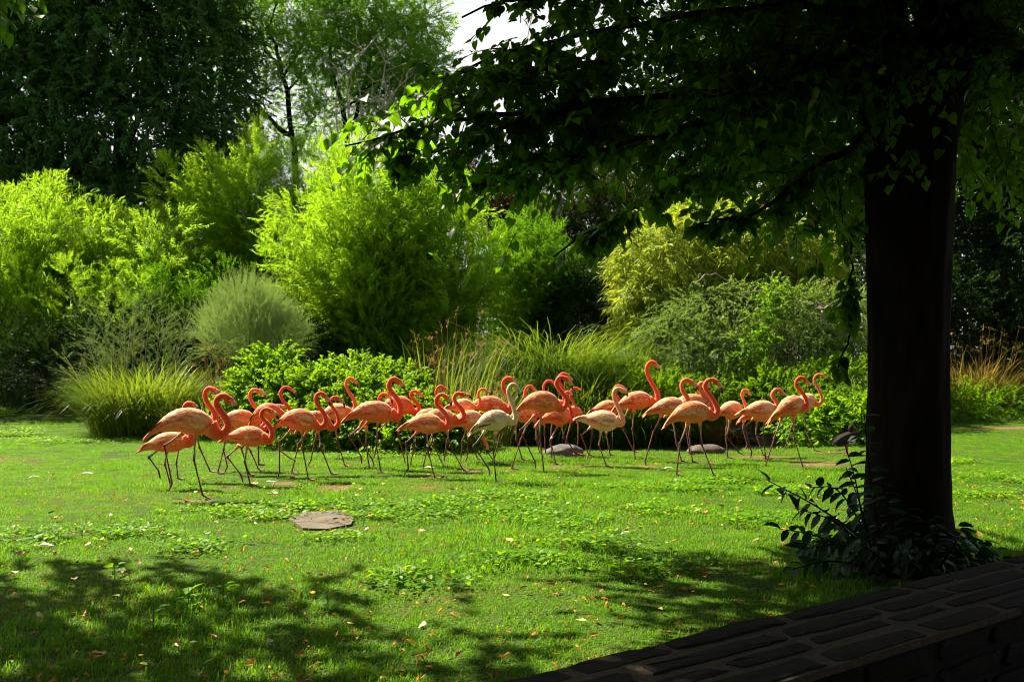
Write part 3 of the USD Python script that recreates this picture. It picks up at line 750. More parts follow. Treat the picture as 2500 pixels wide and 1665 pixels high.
    for j in range(9):                                            # tail: a narrow fan of long feathers
        w = (j - 4) / 4.0
        p0 = surf(np.array(0.30), np.array(w * 0.9))
        p1 = Tw + ny * (w * 0.035) + up * rng.uniform(-0.012, 0.018) - fwd * rng.uniform(-0.03, 0.02)
        ax = p1 - p0
        sd = np.cross(ax, up); sd /= np.linalg.norm(sd)
        ts = np.array([0, .3, .7, .92, 1.0]); ws = np.array([.016, .024, .022, .014, .002])
        ctr = p0 + ax * ts[:, None] + up * (0.02 * np.sin(np.pi * ts))[:, None]
        vv = np.vstack([ctr - sd * ws[:, None] - up * .006, ctr, ctr + sd * ws[:, None] - up * .006])
        fs = []
        for i in range(4):
            fs += [(i, i + 1, 6 + i), (i, 6 + i, 5 + i), (5 + i, 6 + i, 11 + i), (5 + i, 11 + i, 10 + i)]
        so.add((vv, fs), g["tail"] * rng.uniform(0.8, 1.1) + (g["back"] - g["tail"]) * rng.uniform(0, 0.4))
    T_.part("tail", so.out(), "feathers", smooth=False, color=so.colors())
    # bill: bent downwards in the middle, black tip
    hf = hd + hx * 0.045 * L
    bp = spline([hf, bd, tp], 14)
    br = np.interp(np.linspace(0, 1, 14), [0, .35, .62, .85, 1], np.array([.040, .043, .036, .020, .006]) * L)
    bv, bf = tube(bp, br, 10)
    tt = np.r_[np.repeat(np.linspace(0, 1, 14), 10), 0, 1]
    base_c = np.array((0.60, 0.25, 0.13)) if col is not WHITE else np.array((0.30, 0.27, 0.22))
    bc = base_c + (np.array((0.012, 0.010, 0.010)) - base_c) * smoothstep(0.50, 0.60, tt)[:, None]
    T_.part("bill", (bv, bf), "horn", smooth=True, color=bc)
    for sg in (-1, 1):
        e = trimesh.creation.icosphere(1, 0.0075 * L / 0.6)
        T_.part("eye", (e.vertices + hd + hx * 0.028 * L + hz * 0.012 * L + ny * sg * 0.043 * L, e.faces), "eye_shine")
    if band:
        h, a, ft, _ = bones[band[0]]
        p = a + (h - a) * 0.12
        ax = (h - a) / np.linalg.norm(h - a)
        T_.part("leg_band", solid(tube([p - ax * 0.004, p + ax * 0.030], 0.0145, 10)), band[1])


for _k, _b in enumerate(BIRDS):
    flamingo(_k, _b)
# ---------------------------------------------------------------- foliage building blocks
def blade(L, w, droop=0.15, fold=0.1, tip=1.0):
    """A lance leaf along +x, folded on its midrib, four triangles."""
    return (np.array([[0, 0, 0], [0.35 * L, w / 2, fold * w], [0.35 * L, 0, 0.0], [0.35 * L, -w / 2, fold * w], [L, 0, -droop * L]]),
            np.array([[0, 2, 1], [0, 3, 2], [2, 4, 1], [3, 4, 2]]))


def flat_leaf(L, w, droop=0.1):
    return np.array([[0, 0, 0], [0.42 * L, w / 2, 0.04 * L], [L, 0, -droop * L], [0.42 * L, -w / 2, 0.04 * L]]), np.array([[0, 2, 1], [0, 3, 2]])


def oval_leaf(L, w, droop=0.15, fold=0.12):
    x = np.array([0, .18, .5, .8, 1.0]) * L
    hw = np.array([.0, .85, 1.0, .55, .0]) * w / 2
    z = -droop * L * np.linspace(0, 1, 5) ** 2
    c = np.stack([x, 0 * x, z], 1); l = np.stack([x, hw, z + fold * hw * 2], 1); r = np.stack([x, -hw, z + fold * hw * 2], 1)
    v = np.vstack([c, l[1:4], r[1:4]])
    f = [(0, 1, 5), (1, 2, 6), (1, 6, 5), (2, 3, 7), (2, 7, 6), (3, 4, 7), (0, 8, 1), (1, 9, 2), (1, 8, 9), (2, 10, 3), (2, 9, 10), (3, 10, 4)]
    return v, np.array(f)


def heart_leaf(L, w, droop=0.2, fold=0.10):
    """Linden leaf: heart-shaped base, pointed tip."""
    a = np.array([[-.06, .0], [-.10, .26], [.06, .47], [.30, .50], [.56, .38], [.80, .18], [1.0, .0]])
    z = lambda x: -droop * L * np.clip(x, 0, 1) ** 2
    pts = [[0.0, 0.0]] + a[1:-1].tolist() + [[1.0, 0.0]] + [[p[0], -p[1]] for p in a[1:-1][::-1]]
    mid = [[.30, 0], [.62, 0]]
    P = np.array(pts + mid)
    v = np.stack([P[:, 0] * L, P[:, 1] * w, z(P[:, 0]) + fold * np.abs(P[:, 1]) * w * 2 - 0.05 * L * (P[:, 1] * 2) ** 2], 1)
    # 0 base, 1..5 left edge, 6 tip, 7..11 right edge (tip to base), 12, 13 midrib
    f = [(0, 12, 1), (1, 12, 2), (2, 12, 3), (3, 12, 13), (3, 13, 4), (4, 13, 5), (5, 13, 6),
         (0, 11, 12), (11, 10, 12), (10, 9, 12), (9, 13, 12), (9, 8, 13), (8, 7, 13), (7, 6, 13)]
    return v, np.array(f)


def place(vf, p, direction, roll=0.0, s=1.0):
    x = np.asarray(direction, float); x = x / np.linalg.norm(x)
    up = np.array([0, 0, 1.0]) if abs(x[2]) < 0.97 else np.array([0, 1.0, 0])
    y = np.cross(up, x); y /= np.linalg.norm(y); z = np.cross(x, y)
    c, sn = math.cos(roll), math.sin(roll)
    R = np.stack([x, c * y + sn * z, -sn * y + c * z], 1)
    return (vf[0] * s) @ R.T + p, vf[1]


def sprig(seed, n, length, leaf, spread=0.9, droop=0.25, flat=0.35, twig=0.003, thick=None, curve=0.15, jitter=0.25):
    """A twig along +x with leaves on both sides; leaf(rng) makes one leaf."""
    rg = np.random.default_rng(seed)
    so = Soup()
    for k in range(n):
        t = (k + 0.6) / n
        p = np.array([t * length, rg.normal(0, 0.02) * length, -curve * length * t * t + rg.normal(0, 0.015) * length])
        sd = 1 if k % 2 else -1
        aw = sd * spread * rg.uniform(0.6, 1.25) * (1 - 0.55 * t)
        dr = np.array([math.cos(aw), math.sin(aw), -droop * rg.uniform(0.2, 1.6) + flat * rg.normal(0, 0.5)])
        so.add(place(leaf(rg), p, dr, rg.normal(0, 0.5 + jitter), rg.uniform(0.75, 1.2)))
    if twig:
        pts = np.array([[t * length, 0, -curve * length * t * t] for t in np.linspace(0, 1, 4)])
        so.add(tube(pts, [twig, twig * 0.4], 3, caps=False))
    return so.out()


RG = np.random.default_rng(20)


def unit(n, rg, up=0.0):
    v = rg.normal(size=(n, 3)); v /= np.linalg.norm(v, axis=1, keepdims=True)
    v[:, 2] += up
    return v / np.linalg.norm(v, axis=1, keepdims=True)


def blob_points(rg, n, blobs, shell=0.55, gap=0.0, gap_scale=1.2, seed=0, floor=None):
    """Points in a union of ellipsoids (centre, radii), denser towards their surface; noise leaves gaps. Returns points and outward directions."""
    w = np.array([np.prod(b[1]) ** (2 / 3) for b in blobs]); w = w / w.sum()
    P, D = [], []
    k = rg.choice(len(blobs), int(n * 1.5 / max(1 - gap, 0.2)), p=w)
    u = unit(len(k), rg)
    r = shell + (1.03 - shell) * rg.random(len(k)) ** 0.6
    c = np.array([b[0] for b in blobs])[k]; R = np.array([b[1] for b in blobs])[k]
    P = c + u * R * r[:, None] * (1 + 0.22 * (meshkit.noise(c + u * 2.2, seed + 3)[:, None] - 0.5) * 2)
    D = u / R; D /= np.linalg.norm(D, axis=1, keepdims=True)
    keep = meshkit.fbm(P * gap_scale + seed * 13.7, 2, seed) > gap * 0.72
    if floor is not None:
        keep &= P[:, 2] > floor
    P, D = P[keep], D[keep]
    return P[:n], D[:n]


def limb(so, p0, p1, r0, r1, rg, bend=0.12, n=9, sides=6):
    p0, p1 = np.asarray(p0, float), np.asarray(p1, float)
    L = np.linalg.norm(p1 - p0)
    t = np.linspace(0, 1, n)[:, None]
    off = rg.normal(size=3) * bend * L
    wig = np.cumsum(rg.normal(size=(n, 3)) * 0.018 * L, 0); wig[0] = 0
    pts = p0 + (p1 - p0) * t + off * (np.sin(np.pi * t)) + wig * (1 - t * 0.5) * (t > 0)
    so.add(tube(pts, np.linspace(r0, r1, n), sides))
    return pts


# ---------------------------------------------------------------- leaf materials
leaf_material("bamboo_leaf", (0.09, 0.20, 0.006), (0.25, 0.41, 0.020), (0.55, 0.85, 0.030), 0.60, 0.4, yellow=((0.36, 0.36, 0.04), 0.04))
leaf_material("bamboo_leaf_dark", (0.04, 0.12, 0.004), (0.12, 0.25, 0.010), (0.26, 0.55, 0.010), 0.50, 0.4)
leaf_material("hornbeam_leaf", (0.018, 0.058, 0.013), (0.075, 0.17, 0.032), (0.14, 0.34, 0.02), 0.25, 0.5)
leaf_material("locust_leaf", (0.055, 0.15, 0.014), (0.17, 0.30, 0.028), (0.34, 0.66, 0.03), 0.48, 0.5, yellow=((0.20, 0.08, 0.02), 0.02))
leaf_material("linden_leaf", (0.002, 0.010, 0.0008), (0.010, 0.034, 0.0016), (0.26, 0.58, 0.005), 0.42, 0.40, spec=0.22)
leaf_material("shoot_leaf", (0.008, 0.024, 0.008), (0.02, 0.05, 0.014), (0.02, 0.10, 0.008), 0.30, 0.4, spec=0.12)
leaf_material("fine_leaf", (0.15, 0.24, 0.07), (0.30, 0.40, 0.15), (0.34, 0.48, 0.10), 0.35, 0.6)
leaf_material("willow_leaf", (0.07, 0.13, 0.035), (0.20, 0.26, 0.09), (0.22, 0.34, 0.04), 0.35, 0.45)
leaf_material("vine_leaf", (0.02, 0.08, 0.002), (0.10, 0.21, 0.006), (0.30, 0.54, 0.008), 0.40, 0.4, yellow=((0.36, 0.34, 0.03), 0.06))
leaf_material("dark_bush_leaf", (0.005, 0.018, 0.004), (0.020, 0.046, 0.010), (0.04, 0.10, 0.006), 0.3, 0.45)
leaf_material("sasa_leaf", (0.11, 0.19, 0.012), (0.36, 0.40, 0.06), (0.52, 0.60, 0.03), 0.42, 0.45, yellow=((0.55, 0.42, 0.16), 0.10))
leaf_material("weeping_leaf", (0.055, 0.11, 0.02), (0.20, 0.29, 0.08), (0.30, 0.44, 0.05), 0.35, 0.4)
leaf_material("brown_leaf", (0.022, 0.042, 0.007), (0.075, 0.10, 0.016), (0.14, 0.18, 0.014), 0.34, 0.5, yellow=((0.20, 0.14, 0.02), 0.06))
leaf_material("rust_leaf", (0.10, 0.05, 0.012), (0.26, 0.12, 0.02), (0.35, 0.16, 0.02), 0.35, 0.5)
leaf_material("reed_leaf", (0.030, 0.085, 0.006), (0.15, 0.23, 0.03), (0.27, 0.40, 0.015), 0.40, 0.4)
leaf_material("gold_grass", (0.22, 0.15, 0.03), (0.46, 0.34, 0.10), (0.48, 0.34, 0.06), 0.35, 0.55)
leaf_material("straw", (0.24, 0.12, 0.035), (0.48, 0.28, 0.10), (0.45, 0.26, 0.06), 0.3, 0.6)
leaf_material("grass_blade", (0.016, 0.080, 0.001), (0.125, 0.27, 0.002), (0.25, 0.56, 0.002), 0.42, 0.45, yellow=((0.34, 0.27, 0.05), 0.04), spec=0.15, nscale=3.5)
leaf_material("clover_leaf", (0.04, 0.13, 0.002), (0.15, 0.30, 0.005), (0.32, 0.58, 0.006), 0.42, 0.5, spec=0.12)
leaf_material("wood_mass_leaf", (0.006, 0.018, 0.004), (0.022, 0.050, 0.010), (0.03, 0.08, 0.008), 0.25, 0.6)

BAMBOO = [sprig(s, 24, 0.40, lambda r: flat_leaf(r.uniform(.07, .12), r.uniform(.0085, .0135), r.uniform(.1, .4)), spread=1.15, droop=0.4, flat=0.9, twig=None, curve=0.22) for s in (1, 2, 3)]
HORN = [sprig(s, 28, 0.75, lambda r: flat_leaf(r.uniform(.11, .16), r.uniform(.06, .085), .15), spread=1.0, droop=0.3, flat=0.45, twig=None, curve=0.25) for s in (11, 12, 13)]
LOCUST = [sprig(s, 34, 0.75, lambda r: flat_leaf(r.uniform(.08, .12), r.uniform(.036, .05), .1), spread=1.3, droop=0.12, flat=0.95, twig=None, curve=0.08, jitter=.6) for s in (21, 22, 23)]
FINE = [sprig(s, 40, 0.42, lambda r: flat_leaf(r.uniform(.03, .055), r.uniform(.006, .009), .1), spread=0.8, droop=0.0, flat=0.8, twig=None, curve=-0.05) for s in (31, 32)]
WILLOW = [sprig(s, 26, 0.5, lambda r: blade(r.uniform(.05, .08), r.uniform(.010, .015), .1), spread=1.0, droop=0.1, flat=0.9, twig=0.003, curve=0.1) for s in (41, 42)]
VINE = [sprig(s, 15, 0.42, lambda r: blade(r.uniform(.08, .13), r.uniform(.06, .09), .25, .15), spread=1.25, droop=0.4, flat=0.5, twig=0.003, curve=0.3) for s in (51, 52, 53)]
SMALL = [sprig(s, 24, 0.38, lambda r: flat_leaf(r.uniform(.04, .065), r.uniform(.026, .036), .15), spread=1.2, droop=0.4, flat=0.6, twig=None, curve=0.3) for s in (61, 62, 63)]
SASA = [sprig(s, 12, 0.34, lambda r: blade(r.uniform(.16, .25), r.uniform(.03, .042), r.uniform(.3, .7)), spread=0.9, droop=0.7, flat=0.5, twig=0.004, curve=0.3) for s in (71, 72, 73)]


def bez(p0, p1, p2, t):
    t = np.asarray(t)[:, None]
    return (1 - t) ** 2 * p0 + 2 * t * (1 - t) * p1 + t * t * p2


def plumes(thing, name, stems, protos, mat, rg, per, rmax, stem_mat, stem_r=0.012, t0=0.15, up=0.35, scale=(0.8, 1.25), taper=0.9, stem_name="culm"):
    """Stems arching from base to tip with sprigs all along them."""
    sc = Scatter()
    for k, (b, tip) in enumerate(stems):
        b, tip = np.asarray(b, float), np.asarray(tip, float)
        h = tip[2] - b[2]
        mid = np.array([b[0] + (tip[0] - b[0]) * 0.25, b[1] + (tip[1] - b[1]) * 0.25, b[2] + h * 0.62])
        n = max(6, int(per * h / 5.0))
        add_plume(sc, b, mid, tip, n, rmax, t0, up, scale, taper, rg, len(protos))
        thing.part(stem_name, tube(bez(b, mid, tip, np.linspace(0, 1, 9)), [stem_r, stem_r * 0.8, stem_r * 0.25], 5), stem_mat, smooth=True)
    thing.scatter("foliage", protos, sc, mat)


def add_plume(sc, b, mid, tip, n, rmax, t0, up, scale, taper, rg, np_):
    t = t0 + (1 - t0) * rg.random(n) ** 0.85
    p = bez(b, mid, tip, t)
    tg = bez(b, mid, tip, np.minimum(t + .02, 1.02)) - p
    tg /= np.linalg.norm(tg, axis=1, keepdims=True) + 1e-9
    ax = (tip - b) / np.linalg.norm(tip - b)
    e1 = np.cross(ax, [0.3, 0.9, 0.2]); e1 /= np.linalg.norm(e1); e2 = np.cross(ax, e1)
    R = rmax * np.interp(t, [0, .3, .7, .9, 1.0], [.55, .9, 1.0, .55, .06])
    a = rg.uniform(0, 2 * np.pi, n)
    out = np.cos(a)[:, None] * e1 + np.sin(a)[:, None] * e2
    rr = R * np.sqrt(rg.random(n))
    pos = p + out * rr[:, None] + ax * (rg.normal(0, 0.1, n) * (t < .95))[:, None]
    d = out * (1.15 - taper * smoothstep(0.8, 1, t))[:, None] + tg * 0.45 + ax * (up + rg.normal(0, .25, n))[:, None]
    sc.add(pos, d, rg.normal(0, 0.6, n), rg.uniform(*scale, n) * np.interp(t, [0, .85, 1], [1, 1, .62]), rg.integers(0, np_, n))


def plume_proto(seed, h, n, rmax, t0):
    """A whole leafy bamboo culm growing along +x, as one mesh."""
    rg = np.random.default_rng(seed)
    sc = Scatter()
    b, tip = np.zeros(3), np.array([h, 0.12 * h * rg.uniform(.3, 1), 0.06 * h * rg.normal()])
    add_plume(sc, b, np.array([h * .62, 0, 0]), tip, n, rmax, t0, .35, (.8, 1.25), .9, rg, len(BAMBOO))
    return bake(BAMBOO, sc)


PLUME_TALL = [plume_proto(s, 6.0, 240, .56, .12) for s in (1, 2, 3)]
PLUME_LOW = [plume_proto(s, 3.4, 140, .48, .06) for s in (6, 7, 8)]


def bamboo(label, base, d, tips, per, rmax, mat="bamboo_leaf", fill=2, spread=0.9, seed=0, t0=0.12, group="bamboo clumps behind the lawn"):
    rg = np.random.default_rng(300 + seed)
    bx = at(base[0], HY, d)[0]
    gz = float(ground_z(bx, d))
    t = Thing("bamboo_clump", label, "bamboo", (bx, d, gz), group)
    stems = []
    for px, py in tips:
        dd = d + rg.uniform(-1, 0.8)
        tp = at(px, py, dd)
        b = np.array([bx + (tp[0] - bx) * 0.35 + rg.normal(0, .2), d + rg.normal(0, .5), gz])
        stems.append((b, tp))
        for _ in range(fill):
            s = rg.uniform(0.55, 0.97)
            tq = np.array([bx + (tp[0] - bx) * rg.uniform(0.1, 0.95), d + rg.uniform(-1.3, 0.9) * spread, gz + (tp[2] - gz) * s])
            stems.append((np.array([bx + (tq[0] - bx) * 0.45 + rg.normal(0, .2), d + rg.normal(0, .5), gz]), tq))
    sc = Scatter()
    low = np.median([tp[2] - b[2] for b, tp in stems]) < 4.4
    for b, tp in stems:
        h = np.linalg.norm(tp - b)
        sc.add(b, tp - b, rg.uniform(0, 6.28), h / (3.4 if low else 6.0), rg.integers(0, 3))
        t.part("culm", tube(np.linspace(b, tp, 5), [0.014, 0.011, 0.003], 5), "culm_green", smooth=True)
    t.scatter("foliage", PLUME_LOW if low else PLUME_TALL, sc, mat, instanced=True)


def crown_tree(name, label, cat, base, trunk_top, blobs, n, protos, mat, limbs, seed, trunk_r=0.2, gap=0.3, gap_scale=0.9, shell=0.3, bark_="bark_mid", up=-0.1, scale=(0.8, 1.3), group=None, trunk_pts=None):
    """A tree: trunk, limbs to given points, sprigs in blobs of its crown."""
    rg = np.random.default_rng(500 + seed)
    base = np.asarray(base, float)
    t = Thing(name, label, cat, base, group)
    tp = spline(trunk_pts if trunk_pts is not None else [base - [0, 0, .2], 0.5 * (base + trunk_top) + rg.normal(0, .1, 3), trunk_top], 14)
    t.part("trunk", tube(tp, np.linspace(trunk_r * 1.25, trunk_r * 0.55, 14), 10), bark_, smooth=True)
    so = Soup()
    for (p0, p1, r0, r1) in limbs:
        pts = limb(so, p0, p1, r0, r1, rg)
        for _ in range(4):
            k = rg.integers(3, len(pts))
            limb(so, pts[k], pts[k] + (unit(1, rg, 0.3)[0]) * np.linalg.norm(np.asarray(p1) - p0) * rg.uniform(.25, .45), r1 * 1.0, r1 * 0.3, rg, n=6, sides=4)
    if limbs:
        t.part("branches", so.out(), bark_, smooth=True)
    P, D = blob_points(rg, n, blobs, shell, gap, gap_scale, seed)
    sc = Scatter()
    sc.add(P, D * 0.8 + unit(len(P), rg) * 0.7 + [0, 0, up], rg.normal(0, .6, len(P)), rg.uniform(*scale, len(P)), rg.integers(0, len(protos), len(P)))
    t.scatter("crown", protos, sc, mat, instanced=True)
    return t


def bush(name, label, cat, blobs, n, protos, mat, seed, shell=0.5, gap=0.15, gap_scale=2.0, up=0.1, scale=(0.8, 1.25), group=None, stems=5, bark_="bark_mid"):
    rg = np.random.default_rng(700 + seed)
    c = np.mean([b[0] for b in blobs], 0)
    gz = float(ground_z(c[0], c[1]))
    t = Thing(name, label, cat, (c[0], c[1], gz), group)
    so = Soup()
    for k in range(stems):
        b = blobs[k % len(blobs)]
        top = b[0] + unit(1, rg)[0] * np.asarray(b[1]) * 0.5
        foot = np.array([c[0] + (b[0][0] - c[0]) * 0.6 + rg.normal(0, .1), c[1] + (b[0][1] - c[1]) * 0.6, 0]); foot[2] = float(ground_z(foot[0], foot[1])) - 0.05
        limb(so, foot, top, 0.025, 0.008, rg, n=6, sides=5)
    t.part("stems", so.out(), bark_, smooth=True)
    P, D = blob_points(rg, n, blobs, shell, gap, gap_scale, seed)
    g = ground_z(P[:, 0], P[:, 1])
    P[:, 2] = np.maximum(P[:, 2], g + 0.03 + 0.15 * rg.random(len(P)))
    sc = Scatter()
    sc.add(P, D * 0.9 + unit(len(P), rg) * 0.55 + [0, 0, up], rg.normal(0, .5, len(P)), rg.uniform(*scale, len(P)), rg.integers(0, len(protos), len(P)))
    t.scatter("foliage", protos, sc, mat)
    return t


def B(px, py, d, rx, ry, rd):
    """A crown blob: centre pixel and distance, radii in pixels across and up, and in metres along the view."""
    q = d / F
    return at(px, py, d), np.array([rx * q, rd, ry * q])


def ribbon(p0, az, length, w, lean, curl, segs=6):
    """One arching grass blade: starts leaning by lean from the vertical and curls over."""
    s = np.linspace(0, 1, segs + 1)
    th = lean + curl * s ** 1.3
    ds = length / segs
    r = np.r_[0, np.cumsum(np.sin(th[:-1]) * ds)]; z = np.r_[0, np.cumsum(np.cos(th[:-1]) * ds)]
    dx, dy = math.cos(az), math.sin(az)
    c = np.stack([p0[0] + dx * r, p0[1] + dy * r, p0[2] + z], 1)
    hw = w / 2 * np.interp(s, [0, .15, .6, 1], [.6, 1, .85, .03])
    sd = np.array([-dy, dx, 0])
    v = np.vstack([c - sd * hw[:, None], c + sd * hw[:, None]])
    k = np.arange(segs); m = segs + 1
    return v, np.vstack([np.stack([k, k + 1, m + k + 1], 1), np.stack([k, m + k + 1, m + k], 1)])


def grass_clump(label, centre, radius, n, length, mat, seed, w=0.014, lean=(0.05, 0.75), curl=(0.6, 1.9), heads=0, head_mat="straw", head_len=1.2, name="ornamental_grass", cat="grass clump", group=None, radius_y=None, extra=None, plume=0.16):
    rg = np.random.default_rng(900 + seed)
    centre = np.array([centre[0], centre[1], float(ground_z(centre[0], centre[1]))])
    t = Thing(name, label, cat, centre, group)
    so = Soup()
    ry = radius_y or radius
    for k in range(n):
        a, r = rg.uniform(0, 2 * np.pi), math.sqrt(rg.random())
        p = centre + np.array([math.cos(a) * r * radius, math.sin(a) * r * ry, 0])
        p[2] = float(centre[2]) - 0.03
        az = a + rg.normal(0, 0.7)
        so.add(ribbon(p, az, rg.uniform(*length), w * rg.uniform(.7, 1.3), rg.uniform(*lean) * (0.35 + 0.65 * r), rg.uniform(*curl)))
    t.part("blades", so.out(), mat, kind="stuff")
    if extra:
        so = Soup()
        for k in range(extra[0]):
            a, r = rg.uniform(0, 2 * np.pi), math.sqrt(rg.random())
            p = centre + np.array([math.cos(a) * r * radius, math.sin(a) * r * ry, 0])
            so.add(ribbon(p, a + rg.normal(0, .8), rg.uniform(*extra[1]), w * rg.uniform(.6, 1.0), rg.uniform(*lean) * r, rg.uniform(*curl)))
        t.part("dry_blades", so.out(), extra[2], kind="stuff")
    if heads:
        so = Soup(); st = Soup()
        for k in range(heads):
            a, r = rg.uniform(0, 2 * np.pi), math.sqrt(rg.random())
            p = centre + np.array([math.cos(a) * r * radius * .8, math.sin(a) * r * ry * .8, 0])
            hgt = head_len * rg.uniform(0.75, 1.1)
            top = p + np.array([math.cos(a) * r * 0.45, math.sin(a) * r * 0.35, hgt])
            pts = bez(p, 0.5 * (p + top) + [0, 0, 0.12], top, np.linspace(0, 1, 6))
            st.add(tube(pts, [0.004, 0.002], 3, caps=False))
            dr = np.array([math.cos(a) * .6, math.sin(a) * .6, rg.uniform(-.5, .7)])
            for q in range(14):
                so.add(place(blade(rg.uniform(.05, .09), rg.uniform(.008, .014), .2), top + dr * plume * (q / 14 - .3) + rg.normal(0, .012, 3), dr + rg.normal(0, .45, 3)))
        t.part("stalks", st.out(), "straw_stalk", kind="stuff")
        t.part("seed_heads", so.out(), head_mat, kind="stuff")
    return t
# ---------------------------------------------------------------- trees at the back
rg = np.random.default_rng(40)
g0 = lambda px, d: np.array([at(px, HY, d)[0], d, float(ground_z(at(px, HY, d)[0], d))])
crown_tree("hornbeam_tree", "big dark dense tree filling the upper left behind the bamboo", "tree", g0(290, 34), at(300, 150, 34),
    [B(300, 60, 34, 250, 200, 2.6), B(110, 250, 33.5, 230, 230, 2.2), B(330, 330, 34, 260, 170, 2.4), B(500, 200, 34.5, 125, 190, 1.9), B(60, 60, 33.5, 240, 180, 2.2), B(420, -40, 34, 180, 160, 2.2), B(520, 390, 34, 90, 90, 1.6), B(-130, 200, 34, 240, 320, 2.4), B(200, -160, 34, 300, 180, 2.4), B(150, 470, 33.4, 150, 70, 1.5), B(330, 490, 33.4, 150, 70, 1.5), B(470, 470, 33.6, 110, 70, 1.4), B(10, 450, 33.4, 120, 80, 1.5)],
    9000, HORN, "hornbeam_leaf",
    [(at(290, 500, 34), at(120, 200, 33.5), .12, .04), (at(292, 480, 34), at(480, 150, 34.3), .12, .04), (at(295, 400, 34), at(330, 0, 34), .12, .04), (at(290, 450, 34), at(30, 60, 34), .1, .03), (at(290, 480, 34), at(540, 350, 34), .08, .02), (at(290, 520, 34), at(60, 400, 33.6), .08, .02)],
    1, trunk_r=0.28, gap=0.24, gap_scale=1.0, shell=0.25, bark_="bark_dark")

crown_tree("locust_tree", "airy light green tree with curved dark trunk, between the dark tree and the bare shrub", "tree", g0(722, 36), at(700, 280, 36),
    [B(590, 60, 36, 85, 60, 1.4), B(680, 140, 36, 90, 55, 1.3), B(560, 150, 36.3, 60, 45, 1.0), B(700, 20, 36, 110, 60, 1.5), B(620, 240, 36, 60, 40, 1.0), B(770, 120, 36, 70, 55, 1.2), B(760, 220, 36.3, 50, 40, 1.0), B(540, 30, 36.2, 50, 50, 1.0), B(660, -70, 36, 160, 70, 1.8), B(770, 300, 36.4, 55, 60, 1.0), B(690, 350, 36.4, 60, 40, .9)],
    2900, LOCUST, "locust_leaf",
    [(at(712, 330, 36), at(620, 245, 36), .10, .05), (at(620, 245, 36), at(560, 230, 36), .05, .02), (at(705, 260, 36), at(650, 90, 36), .10, .04), (at(650, 130, 36), at(600, 20, 36), .05, .02), (at(690, 190, 36), at(740, 60, 36), .06, .02), (at(650, 90, 36), at(690, -40, 36), .04, .02), (at(700, 230, 36), at(790, 120, 36.2), .05, .02)],
    2, trunk_r=0.15, gap=0.30, gap_scale=1.1, shell=0.15, bark_="bark_dark", trunk_pts=[g0(728, 36) - [0, 0, .2], at(722, 420, 36), at(712, 340, 36), at(703, 250, 36)], scale=(.6, 1.0))

crown_tree("locust_tree", "taller airy tree with dark leaning limbs, right of the sky gap above the bamboo", "tree", g0(850, 37), at(840, 260, 37),
    [B(850, 150, 37, 90, 70, 1.5), B(970, 110, 37, 110, 75, 1.6), B(900, 30, 37, 120, 60, 1.6), B(1010, 170, 36.6, 75, 50, 1.1), B(930, 220, 37, 70, 45, 1.1), B(1040, 50, 37, 45, 60, 1.0), B(800, 50, 37.3, 65, 60, 1.1), B(870, 260, 37, 45, 40, .8), B(1070, 150, 36.5, 28, 30, .5), B(900, -70, 37, 170, 80, 1.8), B(1000, 225, 37, 60, 30, .9)],
    3600, LOCUST, "locust_leaf",
    [(at(845, 330, 37), at(905, 140, 37), .10, .05), (at(905, 140, 37), at(1000, 60, 37), .05, .02), (at(840, 270, 37), at(828, 60, 37), .10, .04), (at(870, 230, 37), at(980, 190, 37), .06, .02), (at(830, 120, 37), at(790, 10, 37), .05, .02), (at(905, 140, 37), at(920, -20, 37), .05, .02), (at(880, 200, 37), at(1070, 150, 36.6), .03, .01)],
    3, trunk_r=0.16, gap=0.34, gap_scale=1.1, shell=0.15, bark_="bark_dark", trunk_pts=[g0(852, 37) - [0, 0, .2], at(850, 420, 37), at(842, 300, 37), at(832, 240, 37)], scale=(.65, 1.05))

# bare shrub between them
t = Thing("bare_shrub", "leafless shrub of thin pale twigs standing above the bamboo, before the airy trees", "shrub", g0(885, 33))
for k, (bx, tx, ty) in enumerate([(850, 830, 165), (865, 882, 130), (880, 905, 190), (890, 940, 150), (900, 985, 165), (870, 850, 230), (895, 960, 230), (905, 925, 215), (885, 865, 200), (880, 1000, 200)]):
    so = Soup()
    b = at(bx, 420, 33); p1 = at(tx, ty, 33 + rg.uniform(-.5, .5))
    pts = limb(so, b, p1, 0.034, 0.012, rg, 0.06, 9, 5)
    for _ in range(7):
        q = pts[rg.integers(2, 9)]
        limb(so, q, q + np.array([rg.normal(0, .35), rg.normal(0, .2), rg.uniform(.25, .75)]), 0.016, 0.008, rg, .08, 5, 4)
    t.part("branch", so.out(), "twig_grey", smooth=True)
so = Soup()
for k in range(6):
    limb(so, g0(885, 33) + [rg.normal(0, .1), 0, -.1], at([850, 865, 880, 890, 900, 905][k], 420, 33), 0.03, 0.022, rg, .03, 6, 5)
t.part("stems", so.out(), "twig_grey", smooth=True)

